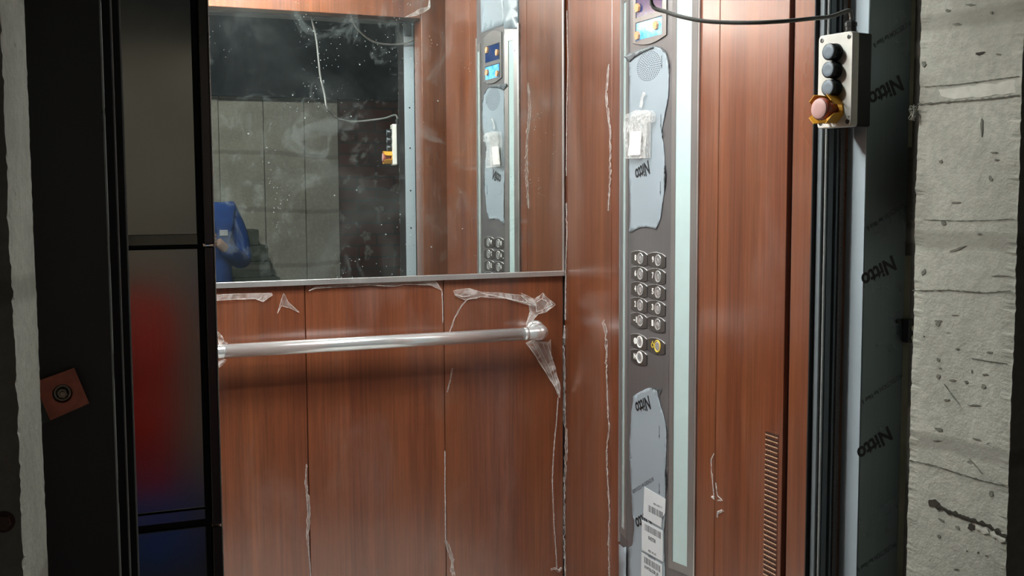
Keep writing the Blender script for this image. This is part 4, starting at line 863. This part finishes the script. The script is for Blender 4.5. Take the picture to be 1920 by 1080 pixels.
# ------------------------------------------------------------------ people and things on the landing (seen in the mirror and the door leaf)
SKIN = plain('skin', rgb(196, 150, 126), .55, var=.05); HAIR = plain('black hair', (.012, .011, .01, 1), .6)
BLUE = plain('blue work jacket', rgb(34, 78, 156), .8, var=.15, vscale=12); NAVY = plain('navy trousers', rgb(34, 48, 84), .85, var=.1)
RED = plain('bright red drum', rgb(228, 36, 20), .7, var=.1, vscale=10); SHOE = plain('dark shoe', (.02, .02, .02, 1), .5)
def skin_body(name, nodes, edges, mat, parent=None, sub=2):
    me = bpy.data.meshes.new(name); me.from_pydata([Vector(n_[0]) for n_ in nodes], edges, []); o = bpy.data.objects.new(name, me); COL.objects.link(o)
    sk = o.modifiers.new('skin', 'SKIN'); sk.use_smooth_shade = True
    for i, n_ in enumerate(nodes):
        r = n_[1]; me.skin_vertices[0].data[i].radius = r if isinstance(r, tuple) else (r, r)
    me.skin_vertices[0].data[0].use_root = True
    s_ = o.modifiers.new('sub', 'SUBSURF'); s_.levels = sub; s_.render_levels = sub
    dg = bpy.context.evaluated_depsgraph_get(); dg.update(); m2_ = bpy.data.meshes.new_from_object(o.evaluated_get(dg)); o.modifiers.clear(); o.data = m2_
    m2_.materials.clear(); m2_.materials.append(mat)
    for p in m2_.polygons: p.use_smooth = True
    if parent: o.parent = parent; localize(o)
    return o
def person(cx, cy, sh, jacket, trouser, label):
    """standing person facing +y, forearms raised in front holding a phone; sh = shoulder height"""
    k = sh / 1.40; root = empty('person', (cx, cy, 0), label=label, cat='person')
    P = lambda x, y, z: (cx + x * k, cy + y * k, z * k)
    # body: trunk, neck, head, arms, legs as one surface
    nd = [(P(0, 0, .93), (.15, .11)), (P(0, 0, 1.12), (.135, .105)), (P(0, 0, 1.32), (.16, .105)), (P(0, .005, 1.42), (.09, .075)), (P(0, .012, 1.49), .055), (P(0, .02, 1.57), (.068, .078)), (P(0, .02, 1.66), (.078, .095)), (P(0, .015, 1.73), (.05, .065))]
    ed = [(0, 1), (1, 2), (2, 3), (3, 4), (4, 5), (5, 6), (6, 7)]
    hands = []
    for s in (-1, 1):
        b = len(nd); nd += [(P(.17 * s, 0, 1.38), .062), (P(.235 * s, -.02, 1.20), .048), (P(.25 * s, 0, 1.07), .042), (P(.17 * s, .17, 1.12), .034), (P(.085 * s, .27, 1.19), .026), (P(.06 * s, .295, 1.215), (.032, .018))]
        ed += [(2, b), (b, b + 1), (b + 1, b + 2), (b + 2, b + 3), (b + 3, b + 4), (b + 4, b + 5)]
        b = len(nd); nd += [(P(.095 * s, 0, .86), .092), (P(.105 * s, .01, .66), .075), (P(.11 * s, .015, .49), .056), (P(.11 * s, -.01, .32), .05), (P(.115 * s, -.02, .09), .036), (P(.125 * s, .05, .035), (.04, .03)), (P(.13 * s, .13, .025), (.038, .022))]
        ed += [(0, b)] + [(b + i, b + i + 1) for i in range(6)]
    body = skin_body('body', nd, ed, SKIN, root)
    for s in (-1, 1):                                                     # hands: palm above plus five fingers round the phone
        for f_, (dz, ln) in enumerate(((.030, .036), (.012, .042), (-.006, .040), (-.024, .032))):
            a = P(.055 * s, .312, 1.215 + dz); n2_ = [(a, .009), (P(.030 * s, .335, 1.218 + dz), .0085), (P((.055 - ln - .012) * s, .325, 1.218 + dz), .0075)]
            skin_body('finger', n2_, [(0, 1), (1, 2)], SKIN, root, 1)
        n2_ = [(P(.055 * s, .285, 1.24), .011), (P(.045 * s, .275, 1.262), .010), (P(.025 * s, .285, 1.275), .008)]; skin_body('thumb', n2_, [(0, 1), (1, 2)], SKIN, root, 1)
    # jacket
    nd = [(P(0, 0, .80), (.195, .15)), (P(0, 0, .95), (.185, .145)), (P(0, 0, 1.14), (.175, .135)), (P(0, 0, 1.33), (.19, .125)), (P(0, 0, 1.43), (.10, .085))]; ed = [(0, 1), (1, 2), (2, 3), (3, 4)]
    for s in (-1, 1):
        b = len(nd); nd += [(P(.175 * s, 0, 1.385), .075), (P(.24 * s, -.02, 1.20), .064), (P(.255 * s, 0, 1.06), .058), (P(.175 * s, .165, 1.12), .048), (P(.105 * s, .25, 1.17), .042)]; ed += [(3, b)] + [(b + i, b + i + 1) for i in range(4)]
    jk = skin_body('jacket', nd, ed, jacket, root)
    mb = MB(); mb.bbox(cx + .10 * k, cx + .15 * k, cy + .125 * k, cy + .132 * k, 1.24 * k, 1.275 * k, .001, 1); mb.build('chest_patch', PAPER, jk)
    jk.children[0].location = (0, 0, 0)
    for s in (-1, 1):
        nd = [(P(.06 * s, 0, .90), .10), (P(.10 * s, 0, .80), .105), (P(.108 * s, .01, .62), .088), (P(.112 * s, .015, .47), .072), (P(.113 * s, -.01, .28), .066), (P(.115 * s, -.02, .10), .06)]
        skin_body('trouser_leg', nd, [(i, i + 1) for i in range(5)], trouser, root)
        nd = [(P(.115 * s, -.03, .045), (.045, .04)), (P(.123 * s, .05, .04), (.05, .038)), (P(.13 * s, .15, .03), (.045, .028))]; skin_body('shoe', nd, [(0, 1), (1, 2)], SHOE, root)
    nd = [(P(0, -.02, 1.60), (.07, .07)), (P(0, -.012, 1.68), (.088, .098)), (P(0, .0, 1.755), (.06, .075))]; skin_body('hair', nd, [(0, 1), (1, 2)], HAIR, root)
    mb = MB()
    for s in (-1, 1):
        mb = MB(); mb.lathe([(.013, 0), (.010, .006), (.0005, .009)], P(.03 * s, .105, 1.645), (0, 1, 0), 12); mb.build('eye', PAPER, root, True, world=True)
    skin_body('nose', [(P(0, .10, 1.65), .009), (P(0, .122, 1.615), .012)], [(0, 1)], SKIN, root, 1)
    mb = MB(); mb.tube([P(-.022, .096, 1.575), P(0, .104, 1.573), P(.022, .096, 1.575)], .005, 6); mb.build('mouth', plain('lips', rgb(150, 90, 84), .6), root, True, world=True)
    for s in (-1, 1):
        mb = MB(); mb.lathe([(.018, 0), (.02, .008), (.008, .010)], P(.078 * s, .01, 1.63), (s, 0, 0), 12); mb.build('ear', SKIN, root, True, world=True)
    return root, P(0, .325, 1.22)
pr, hp = person(.765, -.33, 1.235, BLUE, NAVY, 'person in a blue work jacket on the landing, seen in the mirror')
ph = empty('phone', hp, label='black phone held by the person in blue', cat='phone')
mb = MB(); mb.bbox(hp[0] - .038, hp[0] + .038, hp[1] - .004, hp[1] + .004, hp[2] - .01, hp[2] + .14, .003, 2); mb.build('case', BLACKP, ph, world=True)
mb = MB(); mb.box(hp[0] - .035, hp[0] + .035, hp[1] - .0046, hp[1] - .004, hp[2] - .006, hp[2] + .136); mb.build('screen', LCDD, ph, world=True)
# red drum on a blue crate: the colours in the dark door leaf
dr_ = (.33, -.78)
cr = empty('plastic_crate', (*dr_, 0), label='blue plastic crate standing on the landing floor', cat='crate')
BL2 = plain('blue crate plastic', rgb(42, 88, 170), .5)
mb = MB(); mb.bbox(dr_[0] - .26, dr_[0] + .14, dr_[1] - .2, dr_[1] + .2, .0, .235, .01, 2); mb.build('crate_body', BL2, cr, world=True)
mb = MB(); mb.bbox(dr_[0] - .27, dr_[0] + .15, dr_[1] - .21, dr_[1] + .21, .235, .26, .006, 2); mb.build('crate_rim', BL2, cr, world=True)
dm = empty('drum', (*dr_, .26), label='tall bright red drum standing on the blue crate', cat='drum')
mb = MB(); mb.lathe([(.13, 0), (.135, .01), (.135, .2), (.141, .21), (.141, .23), (.135, .24), (.135, .46), (.141, .47), (.141, .49), (.135, .5), (.135, .68), (.13, .69), (.05, .695), (.05, .72), (.045, .725)], (dr_[0] - .04, dr_[1], .261), (0, 0, 1), 40); mb.build('drum_body', RED, dm, True, world=True)
mb = MB(); mb.lathe([(.052, 0), (.052, .025), (.045, .03)], (dr_[0] - .04, dr_[1], .98), (0, 0, 1), 20); mb.build('cap', BLACKP, dm, world=True)
